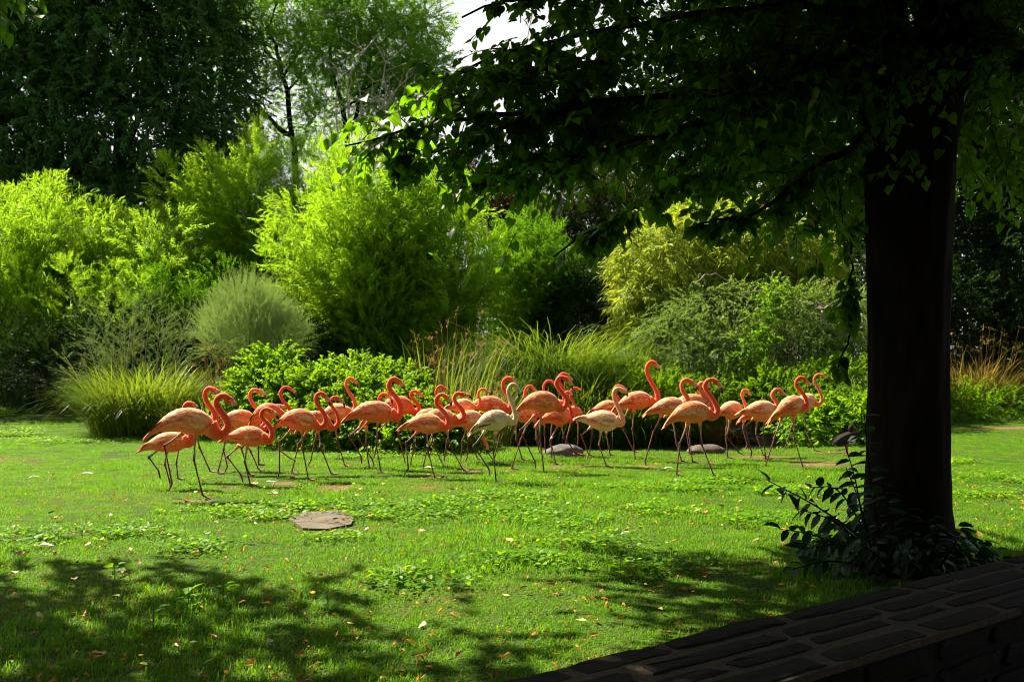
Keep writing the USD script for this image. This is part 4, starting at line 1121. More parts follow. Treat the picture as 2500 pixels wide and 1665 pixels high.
crown_tree("maple_tree", "brownish green tree seen through gaps under the hanging linden branches", "tree", g0(1465, 31), at(1470, 430, 31),
    [B(1390, 470, 31, 110, 90, 1.5), B(1500, 420, 31, 120, 100, 1.6), B(1440, 580, 31, 110, 80, 1.4), B(1560, 540, 31, 100, 90, 1.4), B(1380, 640, 31, 80, 60, 1.1), B(1500, 660, 31, 100, 60, 1.2), B(1330, 560, 31.2, 60, 60, 1.0), B(1600, 640, 31, 80, 60, 1.2), B(1480, 720, 31, 110, 60, 1.2)],
    3700, SMALL, "brown_leaf",
    [(at(1475, 620, 31), at(1400, 480, 31), .07, .03), (at(1472, 560, 31), at(1560, 450, 31), .07, .03), (at(1475, 640, 31), at(1350, 590, 31), .05, .02), (at(1476, 660, 31), at(1590, 600, 31), .05, .02)],
    4, trunk_r=0.15, gap=0.26, gap_scale=1.3, shell=0.2, scale=(1.0, 1.7), bark_="bark_dark")
bush("rust_shrub", "small shrub with reddish brown leaves beside the top right of the main bamboo", "shrub", [B(1215, 465, 32, 38, 22, .6), B(1180, 450, 32, 22, 15, .4)], 190, SMALL, "rust_leaf", 5, scale=(1.1, 1.7), gap=.2)
crown_tree("round_tree", "dull green tree low behind the main bamboo's right shoulder", "tree", g0(1150, 34), at(1150, 450, 34),
    [B(1130, 450, 34, 90, 70, 1.3), B(1230, 500, 34, 90, 70, 1.3), B(1290, 560, 34, 80, 70, 1.2)], 1500, SMALL, "dark_bush_leaf", [(at(1150, 550, 34), at(1230, 480, 34), .06, .02)], 6, trunk_r=.14, gap=.25, scale=(1.2, 1.9))
for k, (px, py, d, rx, ry, lab) in enumerate([
    (2010, 330, 30, 260, 330, "tall dark tree behind the linden trunk's left edge, above the sasa thicket"),
    (2420, 250, 29, 260, 420, "tall dark tree at the right edge behind the trunk"),
    (1720, 260, 33, 240, 260, "dark tree in the centre right background behind the hanging branches"),
    (2700, 300, 27, 280, 450, "dark tree at the far right end of the planting"),
    (2440, 330, 34, 330, 420, "second dark tree deep behind the one at the right edge")]):
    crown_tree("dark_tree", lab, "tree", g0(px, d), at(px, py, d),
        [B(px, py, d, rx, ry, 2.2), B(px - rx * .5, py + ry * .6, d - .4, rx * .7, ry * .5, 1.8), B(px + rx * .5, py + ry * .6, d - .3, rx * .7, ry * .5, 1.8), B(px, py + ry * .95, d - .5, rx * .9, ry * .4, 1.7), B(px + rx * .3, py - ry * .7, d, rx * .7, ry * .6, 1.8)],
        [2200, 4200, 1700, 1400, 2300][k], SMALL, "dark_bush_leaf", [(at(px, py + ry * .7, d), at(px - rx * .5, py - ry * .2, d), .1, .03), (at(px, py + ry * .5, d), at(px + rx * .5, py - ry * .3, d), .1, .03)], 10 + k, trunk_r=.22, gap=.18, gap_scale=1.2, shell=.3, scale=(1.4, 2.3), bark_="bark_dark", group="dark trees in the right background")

# far-off wood closing the view
sc = Scatter()
n = 5200
xs_ = rg.uniform(-34, 44, n); dd = rg.uniform(42, 48, n)
top = 4.2 + 2.6 * meshkit.noise(np.stack([xs_ * .22, 0 * xs_, 0 * xs_], 1), 4)
zz = ground_z(xs_, dd) + top * rg.random(n) ** 0.7
sc.add(np.stack([xs_, dd, zz], 1), unit(n, rg, .2), rg.normal(0, .6, n), rg.uniform(2.0, 3.4, n), rg.integers(0, 3, n))
scatter("/World/far_woodland", SMALL, sc, "wood_mass_leaf", "stuff", label="far dark woodland closing the view behind all planting", category="woodland")

# ---------------------------------------------------------------- bamboo
bamboo("low bright bamboo at the left picture edge", (40, 870), 26.5, [(-60, 500), (-20, 470), (20, 470), (55, 440), (85, 480), (110, 540), (140, 580), (-90, 560), (30, 600), (90, 640), (-40, 650)], 92, 0.50, seed=1, fill=2)
bamboo("bamboo with a sharp tip standing against the dark tree, second from the left edge", (205, 870), 27, [(140, 540), (172, 452), (200, 520), (228, 560), (255, 525), (300, 512), (180, 600), (240, 620), (290, 600), (150, 660)], 92, 0.48, seed=2)
bamboo("rounded bamboo between the sharp tipped one and the tall central group", (375, 870), 26.5, [(325, 540), (360, 520), (400, 520), (440, 545), (470, 600), (340, 600), (420, 630), (480, 660), (380, 690), (310, 660)], 96, 0.50, seed=3)
bamboo("tall bamboo with a pointed peak left of the brightest main clump", (590, 870), 28, [(385, 395), (430, 405), (470, 450), (520, 395), (548, 355), (585, 360), (632, 290), (655, 330), (690, 390), (720, 420), (560, 460), (620, 480), (680, 520), (440, 520), (500, 560), (700, 600), (560, 620)], 96, 0.55, seed=4)
bamboo("bamboo tops rising behind the brightest main clump, under the bare shrub", (800, 870), 29.5, [(725, 370), (755, 345), (785, 335), (815, 370), (850, 365), (890, 390), (740, 440)], 92, 0.50, seed=5, t0=.3)
bamboo("brightest and largest bamboo clump in the picture's middle, its stems fanning out", (950, 870), 24.5, [(725, 540), (745, 480), (770, 430), (800, 400), (840, 380), (880, 360), (920, 352), (960, 360), (1000, 370), (1040, 385), (1080, 415), (1115, 445), (1150, 490), (1180, 530), (1215, 575), (735, 600), (760, 650), (770, 720), (1230, 620), (1200, 660), (1150, 640), (1120, 700), (800, 560), (860, 480), (930, 450), (1010, 460), (1080, 540), (770, 790), (840, 640), (960, 600)], 130, 0.52, seed=6, fill=2, spread=1.1)
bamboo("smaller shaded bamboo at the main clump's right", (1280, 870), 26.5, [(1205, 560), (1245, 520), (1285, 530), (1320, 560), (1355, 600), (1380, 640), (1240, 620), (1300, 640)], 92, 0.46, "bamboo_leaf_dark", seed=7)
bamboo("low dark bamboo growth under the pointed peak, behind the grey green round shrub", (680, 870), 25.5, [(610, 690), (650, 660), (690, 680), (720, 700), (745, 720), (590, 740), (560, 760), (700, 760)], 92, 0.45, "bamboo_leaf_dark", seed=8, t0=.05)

bamboo("low leafy bamboo skirt at the left, between the dark shrub and the tall tips", (150, 870), 25.2, [(-40, 640), (20, 650), (80, 630), (140, 660), (200, 640), (260, 650), (320, 660), (60, 720), (180, 730), (300, 740), (-20, 730)], 92, 0.48, seed=9, fill=1, t0=.05)
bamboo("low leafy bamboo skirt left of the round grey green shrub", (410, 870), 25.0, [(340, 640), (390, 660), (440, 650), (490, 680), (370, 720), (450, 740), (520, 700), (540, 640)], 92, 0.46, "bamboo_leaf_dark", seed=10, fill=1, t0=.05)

# ---------------------------------------------------------------- shrubs on the left
bush("broom_shrub", "round grey green shrub of very fine twigs, in front of the bamboo", "shrub", [B(605, 795, 22, 80, 78, .9), B(550, 810, 21.8, 60, 60, .8), B(685, 820, 22, 62, 50, .8), B(590, 728, 22, 34, 38, .5), B(650, 760, 22, 34, 40, .5)], 2300, FINE, "fine_leaf", 21, shell=.3, up=.8, gap=.24, stems=8)
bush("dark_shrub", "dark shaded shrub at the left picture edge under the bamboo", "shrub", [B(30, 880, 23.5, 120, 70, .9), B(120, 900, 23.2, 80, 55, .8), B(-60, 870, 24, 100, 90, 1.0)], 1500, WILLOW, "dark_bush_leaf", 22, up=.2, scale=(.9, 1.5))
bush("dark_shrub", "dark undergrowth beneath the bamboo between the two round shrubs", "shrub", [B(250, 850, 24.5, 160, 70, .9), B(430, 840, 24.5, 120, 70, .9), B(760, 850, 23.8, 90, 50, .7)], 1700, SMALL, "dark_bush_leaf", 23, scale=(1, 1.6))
# willow-like shoots
rgw = np.random.default_rng(77)
t = Thing("willow_shrub", "loose shrub of long arching leafy shoots behind the left grass clump", "shrub", g0(330, 21.5))
stems = []
for px, py in [(170, 720), (225, 745), (150, 860), (180, 800), (260, 730), (300, 690), (330, 740), (340, 700), (370, 720), (395, 710), (420, 760), (470, 745), (460, 770), (480, 800), (290, 780), (215, 830), (240, 790), (400, 790), (350, 790), (150, 900), (200, 890), (440, 830)]:
    tp = at(px, py, 21.5 + rgw.uniform(-.7, .7))
    b = g0(330, 21.5) + [(tp[0] - g0(330, 21.5)[0]) * 0.45 + rgw.normal(0, .1), rgw.normal(0, .3), 0]
    stems.append((b, tp))
plumes(t, "foliage", stems, WILLOW, "willow_leaf", rgw, 95, 0.17, "twig_grey", 0.012, t0=0.1, up=.55, scale=(.45, .8), stem_name="shoot")

grass_clump("large green grass clump at the left edge of the flock, arching leaves dark at its foot", g0(345, 20.3)[:2], 1.0, 1700, (1.2, 2.0), "reed_leaf", 1, w=.019, lean=(.05, .6), curl=(.9, 2.3), radius_y=.6, extra=(160, (1.0, 1.7), "gold_grass"))
grass_clump("pale grass with tan seed heads in front of the round broom shrub", g0(545, 20.8)[:2], 0.75, 420, (1.0, 1.6), "gold_grass", 2, w=.010, lean=(.05, .5), curl=(.5, 1.5), heads=26, head_len=1.6, radius_y=.45)
grass_clump("yellowing grass tuft leaning out beside the left grass clump", g0(490, 19.3)[:2], 0.55, 380, (.6, 1.2), "reed_leaf", 3, w=.014, lean=(.1, .8), curl=(.8, 2.0), radius_y=.35, extra=(120, (.6, 1.1), "gold_grass"))

# ---------------------------------------------------------------- bank of the pond, left to right
bush("vine_bush", "bushy green mound of climbing leaves behind the left half of the flock", "bush", [B(870, 940, 19.0, 95, 44, .8), B(760, 975, 18.6, 85, 48, .8), B(900, 995, 18.2, 100, 75, .8), B(960, 1020, 17.7, 80, 60, .7), B(690, 975, 18.8, 60, 50, .7), B(985, 960, 18.6, 40, 45, .5), B(840, 1050, 17.5, 190, 45, .45), B(620, 985, 19.0, 55, 70, .5)], 3300, VINE, "vine_leaf", 31, shell=.6, gap=.12, scale=(.6, 1.0))
bush("leafy_sapling", "bright yellow green sapling standing between the broom shrub and the vine mound", "shrub", [B(675, 880, 19.2, 30, 22, .3), B(640, 910, 19.2, 35, 35, .3), B(700, 905, 19.1, 30, 25, .3)], 150, VINE, "clover_leaf", 32, gap=.1, scale=(.7, 1.0))
bush("vine_bush", "low leafy growth spilling onto the lawn under the left middle of the flock", "bush", [B(1040, 1075, 16.9, 70, 34, .35), B(1120, 1090, 16.9, 50, 26, .3), B(950, 1095, 16.8, 60, 24, .3), B(1090, 1040, 17.3, 60, 40, .4)], 620, VINE, "vine_leaf", 33, shell=.5, scale=(.65, 1.0))
grass_clump("tall reeds with orange brown stalks behind the middle of the flock", g0(1120, 18.8)[:2], 0.95, 480, (1.0, 1.9), "reed_leaf", 4, w=.018, lean=(.02, .4), curl=(.2, 1.3), heads=34, head_len=2.1, radius_y=.5, extra=(300, (.9, 1.7), "straw"), name="reed_clump", cat="reeds", plume=.3)
grass_clump("sparse tall bulrush blades between the vine mound and the reeds", g0(1095, 19.8)[:2], 0.7, 50, (1.7, 2.5), "reed_leaf", 5, w=.03, lean=(.02, .25), curl=(.1, .9), heads=9, head_len=2.5, radius_y=.3, name="reed_clump", cat="reeds", plume=.35)
grass_clump("pampas like grass fountain with brown dry foot, right of the main bamboo", g0(1340, 21.8)[:2], 1.05, 1900, (2.4, 3.7), "reed_leaf", 6, w=.019, lean=(.05, .45), curl=(1.9, 3.1), radius_y=.7, extra=(700, (1.2, 2.2), "straw"))
grass_clump("green and tan grass tuft behind the pampas like fountain, before the main bamboo", g0(1200, 21.8)[:2], 0.85, 900, (1.4, 2.4), "reed_leaf", 7, w=.016, lean=(.05, .55), curl=(.6, 1.7), radius_y=.5, extra=(450, (1.2, 2.2), "straw"))
grass_clump("long sedge leaves overhanging the dark pond behind the flock's centre", g0(1440, 20.6)[:2], 1.55, 2100, (1.2, 2.3), "reed_leaf", 8, w=.022, lean=(.1, .7), curl=(1.0, 2.6), radius_y=.55, name="sedge_clump", cat="sedge")
bush("bank_bush", "bright green leafy bank growth behind the tallest flamingo", "bush", [B(1600, 965, 20.6, 80, 42, .7), B(1500, 930, 21.3, 90, 38, .6), B(1340, 950, 20.8, 80, 42, .6), B(1255, 965, 20.3, 60, 45, .5), B(1670, 990, 20.6, 50, 36, .6)], 1500, SMALL, "vine_leaf", 34, shell=.55, scale=(.7, 1.15))
grass_clump("tall blue green iris leaves standing behind the tallest flamingo's head", g0(1500, 21.6)[:2], 0.55, 130, (1.6, 2.5), "reed_leaf", 9, w=.03, lean=(.02, .4), curl=(.1, 1.2), radius_y=.3, name="iris_clump", cat="iris")

# ---------------------------------------------------------------- right half
bush("sasa_thicket", "yellowish broad leaved bamboo thicket under the hanging linden branches", "bamboo", [B(1750, 610, 25, 190, 90, 1.4), B(1620, 655, 24.6, 110, 110, 1.2), B(1880, 615, 25, 130, 80, 1.2), B(1960, 690, 25, 100, 70, 1.0), B(1580, 760, 24.2, 80, 90, .9), B(1740, 720, 24.8, 200, 80, 1.2), B(1800, 570, 25.5, 90, 50, .9)], 3400, SASA, "sasa_leaf", 41, shell=.6, gap=.08, up=-.15, bark_="culm_green", stems=12, scale=(.85, 1.3))
bush("green_shrub", "mid green shrub peeping over the top of the yellowish thicket", "shrub", [B(1730, 535, 26.5, 90, 30, .7), B(1640, 550, 26.5, 60, 26, .6)], 500, SMALL, "vine_leaf", 42, scale=(1.1, 1.7))
rgp = np.random.default_rng(91)
wp = bush("weeping_shrub", "grey green weeping shrub with tiny leaves hanging over grey twisted limbs", "shrub", [B(1800, 770, 22.8, 190, 75, 1.2), B(1660, 850, 22.3, 110, 95, 1.0), B(1760, 880, 22.0, 130, 80, 1.0), B(1960, 790, 22.6, 120, 80, 1.0), B(2060, 800, 22.6, 90, 90, .9), B(1930, 870, 22.2, 120, 70, .9), B(1600, 920, 22.2, 60, 50, .6)], 4300, SMALL, "weeping_leaf", 43, shell=.65, gap=.10, up=-.55, stems=8, scale=(.7, 1.1))
for pts, r in [([(2010, 760), (1995, 738)], .035), ([(2010, 752), (1987, 756)], .028), ([(2010, 760), (2005, 790)], .04), ([(2012, 755), (2030, 742), (2028, 748)], .03), ([(2010, 755), (2050, 760), (2085, 775), (2105, 768)], .03), ([(2005, 790), (2030, 790), (2045, 770)], .02), ([(1995, 745), (1950, 738)], .02),
               ([(1700, 690), (1735, 668), (1770, 685), (1800, 715)], .016), ([(1790, 785), (1830, 780), (1850, 785)], .022), ([(2000, 690), (2030, 682), (2060, 695)], .016), ([(1810, 715), (1880, 708)], .014)]:
    w = spline([at(p[0], p[1], 21.55 + .1 * k) for k, p in enumerate(pts)], 10)
    w[1:] += rgp.normal(0, .012, (9, 3))
    wp.part("limb", tube(w, [r, r * .6], 7), "twig_grey", smooth=True)
bush("climbing_vine", "light green climber with yellow tinged leaves trailing down the weeping shrub", "climber", [B(1895, 725, 21.4, 38, 28, .25), B(1870, 790, 21.2, 25, 45, .2), B(1850, 850, 21.0, 38, 34, .2), B(1840, 910, 20.9, 55, 30, .2)], 130, VINE, "vine_leaf", 44, scale=(.6, 1.0), gap=.3)
bush("bank_bush", "leafy green bank plants behind the flock's right end", "bush", [B(1900, 965, 20.6, 110, 42, .7), B(2040, 940, 20.8, 105, 48, .8), B(2010, 1000, 20.0, 110, 38, .7), B(1760, 970, 21.0, 80, 36, .6), B(2090, 1015, 19.2, 65, 34, .5)], 2300, SMALL, "vine_leaf", 45, shell=.55, scale=(.6, 1.0))
bush("dock_plants", "broad leaved low plants between the right bank bush and the goose", "plant", [B(2010, 1050, 18.6, 90, 26, .4), B(2090, 1045, 18.6, 50, 30, .4)], 240, VINE, "vine_leaf", 46, scale=(.9, 1.3), shell=.3, stems=3)
grass_clump("feathery pale green grass tuft on the bank above the forked tail flamingo", g0(1790, 21.0)[:2], 0.7, 620, (.5, 1.0), "gold_grass", 10, w=.010, lean=(.05, .7), curl=(.5, 1.8), radius_y=.3)
grass_clump("small rounded grass tuft on the pond's stone bank at the right", ground_hit(1895, 1078)[:2], 0.32, 260, (.3, .5), "reed_leaf", 11, w=.010, lean=(.05, .6), curl=(.5, 1.6), radius_y=.2)
grass_clump("golden ornamental grass with drooping seed heads, right of the linden trunk", g0(2385, 24.5)[:2], 0.85, 900, (1.0, 1.9), "gold_grass", 12, w=.013, lean=(.05, .6), curl=(.7, 2.0), head_mat="gold_grass", heads=46, head_len=1.9, radius_y=.5, plume=.3, extra=(350, (.8, 1.5), "reed_leaf"))
bush("low_bush", "low green plants at the foot of the golden grass", "bush", [B(2360, 985, 23.0, 60, 26, .4), B(2440, 995, 23.4, 60, 20, .4), B(2330, 1005, 22.6, 40, 20, .3)], 330, SMALL, "vine_leaf", 47, scale=(.9, 1.4), stems=2)
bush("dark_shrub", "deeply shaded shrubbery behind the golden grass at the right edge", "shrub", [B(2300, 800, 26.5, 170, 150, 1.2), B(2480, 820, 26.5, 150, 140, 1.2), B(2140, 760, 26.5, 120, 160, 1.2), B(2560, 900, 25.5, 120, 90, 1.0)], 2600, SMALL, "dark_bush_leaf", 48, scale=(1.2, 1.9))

bush("dark_shrub", "dark green shrub filling the gap between the pampas like fountain and the yellowish thicket", "shrub", [B(1430, 770, 26, 90, 70, .9), B(1480, 690, 27, 70, 60, .9), B(1380, 700, 27.5, 70, 60, .9)], 1000, SMALL, "dark_bush_leaf", 49, scale=(1.2, 1.9), gap=.08)
# wire fence behind the left grasses
fw = Thing("wire_fence", "low green wire fence with wooden stakes, mostly hidden behind the left grasses", "fence", g0(350, 24.3))
posts = [(138, 818), (330, 830), (560, 850), (705, 852)]
for px, py in posts:
    top = at(px, py, 24.3); foot = np.array([top[0], top[1], float(ground_z(top[0], top[1])) - .1])
    fw.part("stake", solid(tube([foot, top], [.045, .04], 8)), "stake_wood", smooth=40)
so = Soup()
x0, x1 = at(100, 0, 24.3)[0], at(705, 0, 24.3)[0]
for k in range(9):
    z = .55 + k * .13 + .0
    so.add(tube([[x0, 24.26, z + .03], [x1, 24.26, z]], .004, 4))
for x in np.arange(x0, x1, .13):
    so.add(tube([[x, 24.265, .5], [x, 24.265, 1.62]], .003, 3))
fw.part("wire_mesh", so.out(), "wire", kind="stuff")
# ---------------------------------------------------------------- the linden in the foreground
rl = np.random.default_rng(5)
TB = np.array([2.98, 7.55, 0.0])
linden = Thing("linden_tree", "huge dark foreground linden with forked trunk and leafy branches hanging over the lawn", "tree", TB)


def ridged(points, radii, seed, sides=40, flare=0.0, ridge=0.035):
    """A trunk with deep vertical bark ridges."""
    p = spline(points, 46); n = len(p)
    r = np.interp(np.linspace(0, 1, n), np.linspace(0, 1, len(radii)), radii)
    a = np.arange(sides) * 2 * np.pi / sides
    z = np.linspace(0, 1, n)
    A, Z = np.meshgrid(a, z)
    nz = meshkit.fbm(np.stack([np.cos(A) * 3.2 + seed, np.sin(A) * 3.2, Z * 5], -1), 3, seed)
    R = r[:, None] * (1 + ridge * 4 * (nz - .5) + ridge * (np.sin(A * 13 + 6 * nz) > .2)) + flare * np.exp(-Z * 14) * (1 + .35 * np.sin(A * 5 + 1))
    t = np.gradient(p, axis=0); t /= np.linalg.norm(t, axis=1, keepdims=True)
    ex = np.array([1.0, 0, 0]) - t * t[:, :1]; ex /= np.linalg.norm(ex, axis=1, keepdims=True); ey = np.cross(t, ex)
    ring = p[:, None] + R[..., None] * (np.cos(A)[..., None] * ex[:, None] + np.sin(A)[..., None] * ey[:, None])
    return loft(ring)


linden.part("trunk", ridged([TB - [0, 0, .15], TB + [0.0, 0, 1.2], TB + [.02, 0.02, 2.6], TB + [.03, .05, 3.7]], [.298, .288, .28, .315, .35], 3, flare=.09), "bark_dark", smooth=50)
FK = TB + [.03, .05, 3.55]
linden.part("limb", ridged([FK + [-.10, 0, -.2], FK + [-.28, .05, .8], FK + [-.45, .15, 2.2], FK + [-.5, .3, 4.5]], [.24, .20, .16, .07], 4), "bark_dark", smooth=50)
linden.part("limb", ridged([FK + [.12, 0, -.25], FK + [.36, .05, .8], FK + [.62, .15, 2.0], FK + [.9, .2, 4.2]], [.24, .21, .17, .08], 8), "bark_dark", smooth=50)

LEAF = [heart_leaf(0.082, 0.070, dr, fo) for dr, fo in ((.12, .10), (.28, .16), (.40, .05), (.2, .22))]
leaves_near, twigs = [], Soup()


def twig_with_leaves(p0, direction, length, n, store, r0=.004, droop=.32, s=(0.75, 1.15)):
    d = np.asarray(direction, float); d = d / np.linalg.norm(d)
    t = np.linspace(0, 1, 6)
    pts = p0 + d * (t[:, None] * length) + np.array([0, 0, -1.0]) * (droop * length * t ** 2)[:, None]
    twigs.add(tube(pts, [r0, r0 * .4], 4, caps=False))
    for k in range(n):
        u = (k + .7) / n
        p = np.array([np.interp(u, t, pts[:, j]) for j in range(3)])
        sd = np.cross(d, [0, 0, 1.0]); sd /= np.linalg.norm(sd) + 1e-9
        dr = sd * (1 if k % 2 else -1) * rl.uniform(.5, 1.1) + d * rl.uniform(.1, .9) + np.array([0, 0, -1.0]) * rl.uniform(.1, 1.0)
        store.append((p + dr / np.linalg.norm(dr) * .03, dr, rl.normal(0, .45), rl.uniform(*s), rl.integers(0, 4)))


# boughs as seen: pixel rows with distances; (points, thickness, twig density, twig reach)
BOUGHS = [
    ([(2200, 170, 7.6), (1900, 190, 7.3), (1600, 215, 7.1), (1350, 240, 7.0), (1120, 265, 7.0), (980, 300, 7.0), (880, 325, 7.0)], .036, 84, .48),
    ([(2200, 60, 7.6), (1900, 20, 7.6), (1600, 60, 7.7), (1380, 100, 7.7), (1230, 140, 7.7), (1120, 200, 7.7), (1050, 240, 7.7)], .034, 66, .30),
    ([(2000, 220, 7.3), (1800, 300, 6.8), (1640, 350, 6.9), (1500, 385, 6.9), (1380, 405, 6.9), (1280, 425, 6.9)], .035, 56, .45),
    ([(1950, 280, 7.4), (1800, 390, 7.4), (1650, 450, 7.5), (1500, 510, 7.5), (1400, 555, 7.5), (1325, 600, 7.5)], .022, 56, .27),
    ([(2100, 330, 7.2), (1980, 400, 6.9), (1880, 470, 6.8), (1780, 520, 6.8), (1690, 545, 6.8)], .03, 32, .27),
    ([(2200, 350, 8.2), (2080, 440, 8.6), (2000, 530, 8.8), (1940, 590, 8.8)], .03, 30, .30),
    ([(2150, -120, 7.4), (1800, -160, 6.6), (1500, -60, 6.6), (1330, -40, 6.5), (1220, -20, 6.5), (1130, 20, 6.5)], .03, 24, .18),
    ([(2250, 100, 7.2), (2050, 150, 6.9), (1900, 220, 6.6), (1750, 250, 6.4), (1600, 300, 6.3)], .035, 46, .46),
    ([(2300, 150, 7.8), (2400, 120, 7.4), (2520, 160, 7.0), (2650, 200, 6.8)], .04, 34, .5),
    ([(2260, 260, 8.0), (2380, 330, 8.6), (2480, 400, 9.0), (2600, 450, 9.2)], .03, 34, .46),
    ([(1420, 235, 7.0), (1250, 300, 6.9), (1100, 350, 6.9), (980, 385, 6.9)], .018, 44, .34),
    ([(1560, 280, 7.1), (1380, 350, 7.2), (1220, 400, 7.2), (1090, 440, 7.2)], .018, 44, .34),
    ([(1500, 150, 7.5), (1350, 175, 7.4), (1230, 215, 7.3), (1120, 250, 7.3)], .018, 40, .24),
    ([(2050, 480, 7.9), (2090, 600, 7.6), (2070, 740, 7.4), (2050, 880, 7.3)], .012, 16, .20),
    ([(2100, 30, 8.4), (1900, 120, 9.2), (1700, 200, 9.6), (1500, 250, 9.8), (1350, 330, 9.8)], .04, 60, .55),
    ([(2050, 250, 8.6), (1900, 350, 9.4), (1750, 430, 9.8), (1600, 470, 10.0)], .03, 40, .42),
]
boughs = Soup()
for pts, r, dens, reach in BOUGHS:
    w = spline([at(*p) for p in pts], 24)
    w[1:] += np.cumsum(rl.normal(0, .014, (23, 3)), 0)
    boughs.add(tube(w, [r, r * .6, .006], 6))
    L = np.sum(np.linalg.norm(np.diff(w, axis=0), axis=1))
    for k in range(dens):
        u = rl.random() ** .95
        j = min(int(u * 23), 22)
        d0 = w[j + 1] - w[j]; d0 /= np.linalg.norm(d0)
        dr = d0 * .7 + rl.normal(0, .55, 3) + [0, 0, -.15]
        twig_with_leaves(w[j], dr, reach * rl.uniform(.5, 1.25) * (1.0 - .55 * u ** 2), rl.integers(8, 15), leaves_near)
        if k % 2 and u < .7:
            p2 = w[j] + rl.normal(0, .22, 3)
            twig_with_leaves(p2, dr + rl.normal(0, .4, 3), reach * rl.uniform(.4, 1.0), rl.integers(6, 12), leaves_near)
LOW = ([850, 1000, 1150, 1300, 1400, 1500, 1600, 1700, 1800, 1900, 2000, 2120, 2250, 2560], [340, 410, 445, 470, 490, 490, 480, 480, 510, 560, 630, 680, 420, 460])
TOP = ([850, 1000, 1120, 1230, 1300, 1400, 2560], [310, 235, 175, 110, 0, -200, -350])
m_ = 0
while m_ < 1150:                                                   # twigs filling the crown's body between the boughs
    px = 900 + 1660 * rl.random() ** .8
    lo, hi = np.interp(px, *LOW), np.interp(px, *TOP)
    py = rl.uniform(hi, lo)
    if rl.random() > np.clip((lo - py) / 170, .12, 1) or (px < 1400 and rl.random() < .5) or (px < 1750 and rl.random() < .25):
        continue
    m_ += 1
    d = rl.uniform(6.8, 7.6) if px < 1300 else rl.uniform(6.8, 9.8)
    twig_with_leaves(at(px, py, d), rl.normal(0, 1, 3) + [-.4, 0, -.15], rl.uniform(.25, .5), rl.integers(7, 13), leaves_near)
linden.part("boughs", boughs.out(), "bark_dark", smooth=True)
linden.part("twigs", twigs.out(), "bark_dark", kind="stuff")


def shown(p):
    d = p[1]
    px, py = CX + p[0] / d * F, HY - (p[2] - EYE) / d * F
    return (0 < px < 2500) and (0 < py < 1665), px, py, d


# no leaf hangs free before the bare trunk
leaves_near = [q for q in leaves_near if not (q[0][2] < 2.45 and abs(q[0][0] / q[0][1] - TB[0] / TB[1]) < .052)]


# the leaves that show largest are parts of their own: nearest ones along the lower and left outline
score = []
for k, (p, dr, ro, s, i_) in enumerate(leaves_near):
    ok, px, py, d = shown(p)
    edge = 330 + 0.22 * (px - 850)
    score.append((s / d * (1.0 if ok else 0) * (1.25 if px < 1750 and py > 100 else .9), k))
score.sort(reverse=True)
single = set(k for _, k in score[:300])
so = Soup()
for k, (p, dr, ro, s, i_) in enumerate(leaves_near):
    vf = place(LEAF[i_], p, dr, ro, s)
    if k in single:
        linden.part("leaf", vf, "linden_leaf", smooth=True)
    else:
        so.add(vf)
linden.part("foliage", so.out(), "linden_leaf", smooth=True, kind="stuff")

# the crown above and behind the frame, with clumps added for shade
LIND = [sprig(s, 12, 0.5, lambda r: heart_leaf(r.uniform(.09, .12), r.uniform(.08, .1), .2), spread=1.0, droop=.5, flat=.5, twig=.004, curve=.3) for s in (81, 82, 83)]


def overhead(thing, blobs, n, seed, gap=.15):
    rg = np.random.default_rng(seed)
    P, D = blob_points(rg, n, blobs, .2, gap, .8, seed)
    px = CX + P[:, 0] / np.maximum(P[:, 1], .1) * F; py = HY - (P[:, 2] - EYE) / np.maximum(P[:, 1], .1) * F
    mg = .8 / np.maximum(P[:, 1], .3) * F
    inside = (P[:, 1] > .3) & (px > -mg) & (px < 2500 + mg) & (py > -mg)
    P, D = P[~inside], D[~inside]
    sc = Scatter()
    sc.add(P, D * .7 + unit(len(P), rg) * .7 + [0, 0, -.3], rg.normal(0, .6, len(P)), rg.uniform(.9, 1.4, len(P)), rg.integers(0, 3, len(P)))
    thing.scatter("crown", LIND, sc, "linden_leaf", instanced=True)


overhead(linden, [(TB + [0.2, -.3, 6.6], np.array([4.2, 4.4, 2.6])), (TB + [-1.6, -2.6, 5.4], np.array([2.6, 3.0, 1.6])), (TB + [1.5, -2.5, 5.2], np.array([3.4, 3.4, 1.9])), (TB + [1, 2.4, 6.5], np.array([3.5, 2.4, 2.4])),
    (np.array([-3.3, 6.7, 6.3]), np.array([1.0, .8, .6])), (np.array([-2.2, 7.4, 6.4]), np.array([1.0, .8, .6])), (np.array([-1.2, 8.1, 6.5]), np.array([.9, .8, .6])), (np.array([-.5, 10.0, 6.9]), np.array([1.5, 1.3, .9])), (np.array([.2, 6.0, 6.0]), np.array([2.4, 1.6, 1.0]))], 16000, 61, .05)  # small clumps on this line are unseen, added to shade wall and trunk
overhead(linden, [(np.array([-4.7, 8.6, 6.5]), np.array([1.1, .9, .5]))], 26, 66, .0)  # unseen clump added to shade the lower lawn
overhead(linden, [(np.array([-2.0, 10.2, 6.7]), np.array([1.9, 1.3, .6]))], 270, 68, .0)  # unseen clump added to shade the lawn left of the trunk
overhead(linden, [(np.array([-.95, 12.2, 7.6]), np.array([1.2, 1.0, .5]))], 45, 67, .0)  # unseen clump added to shade the lawn right of the trunk

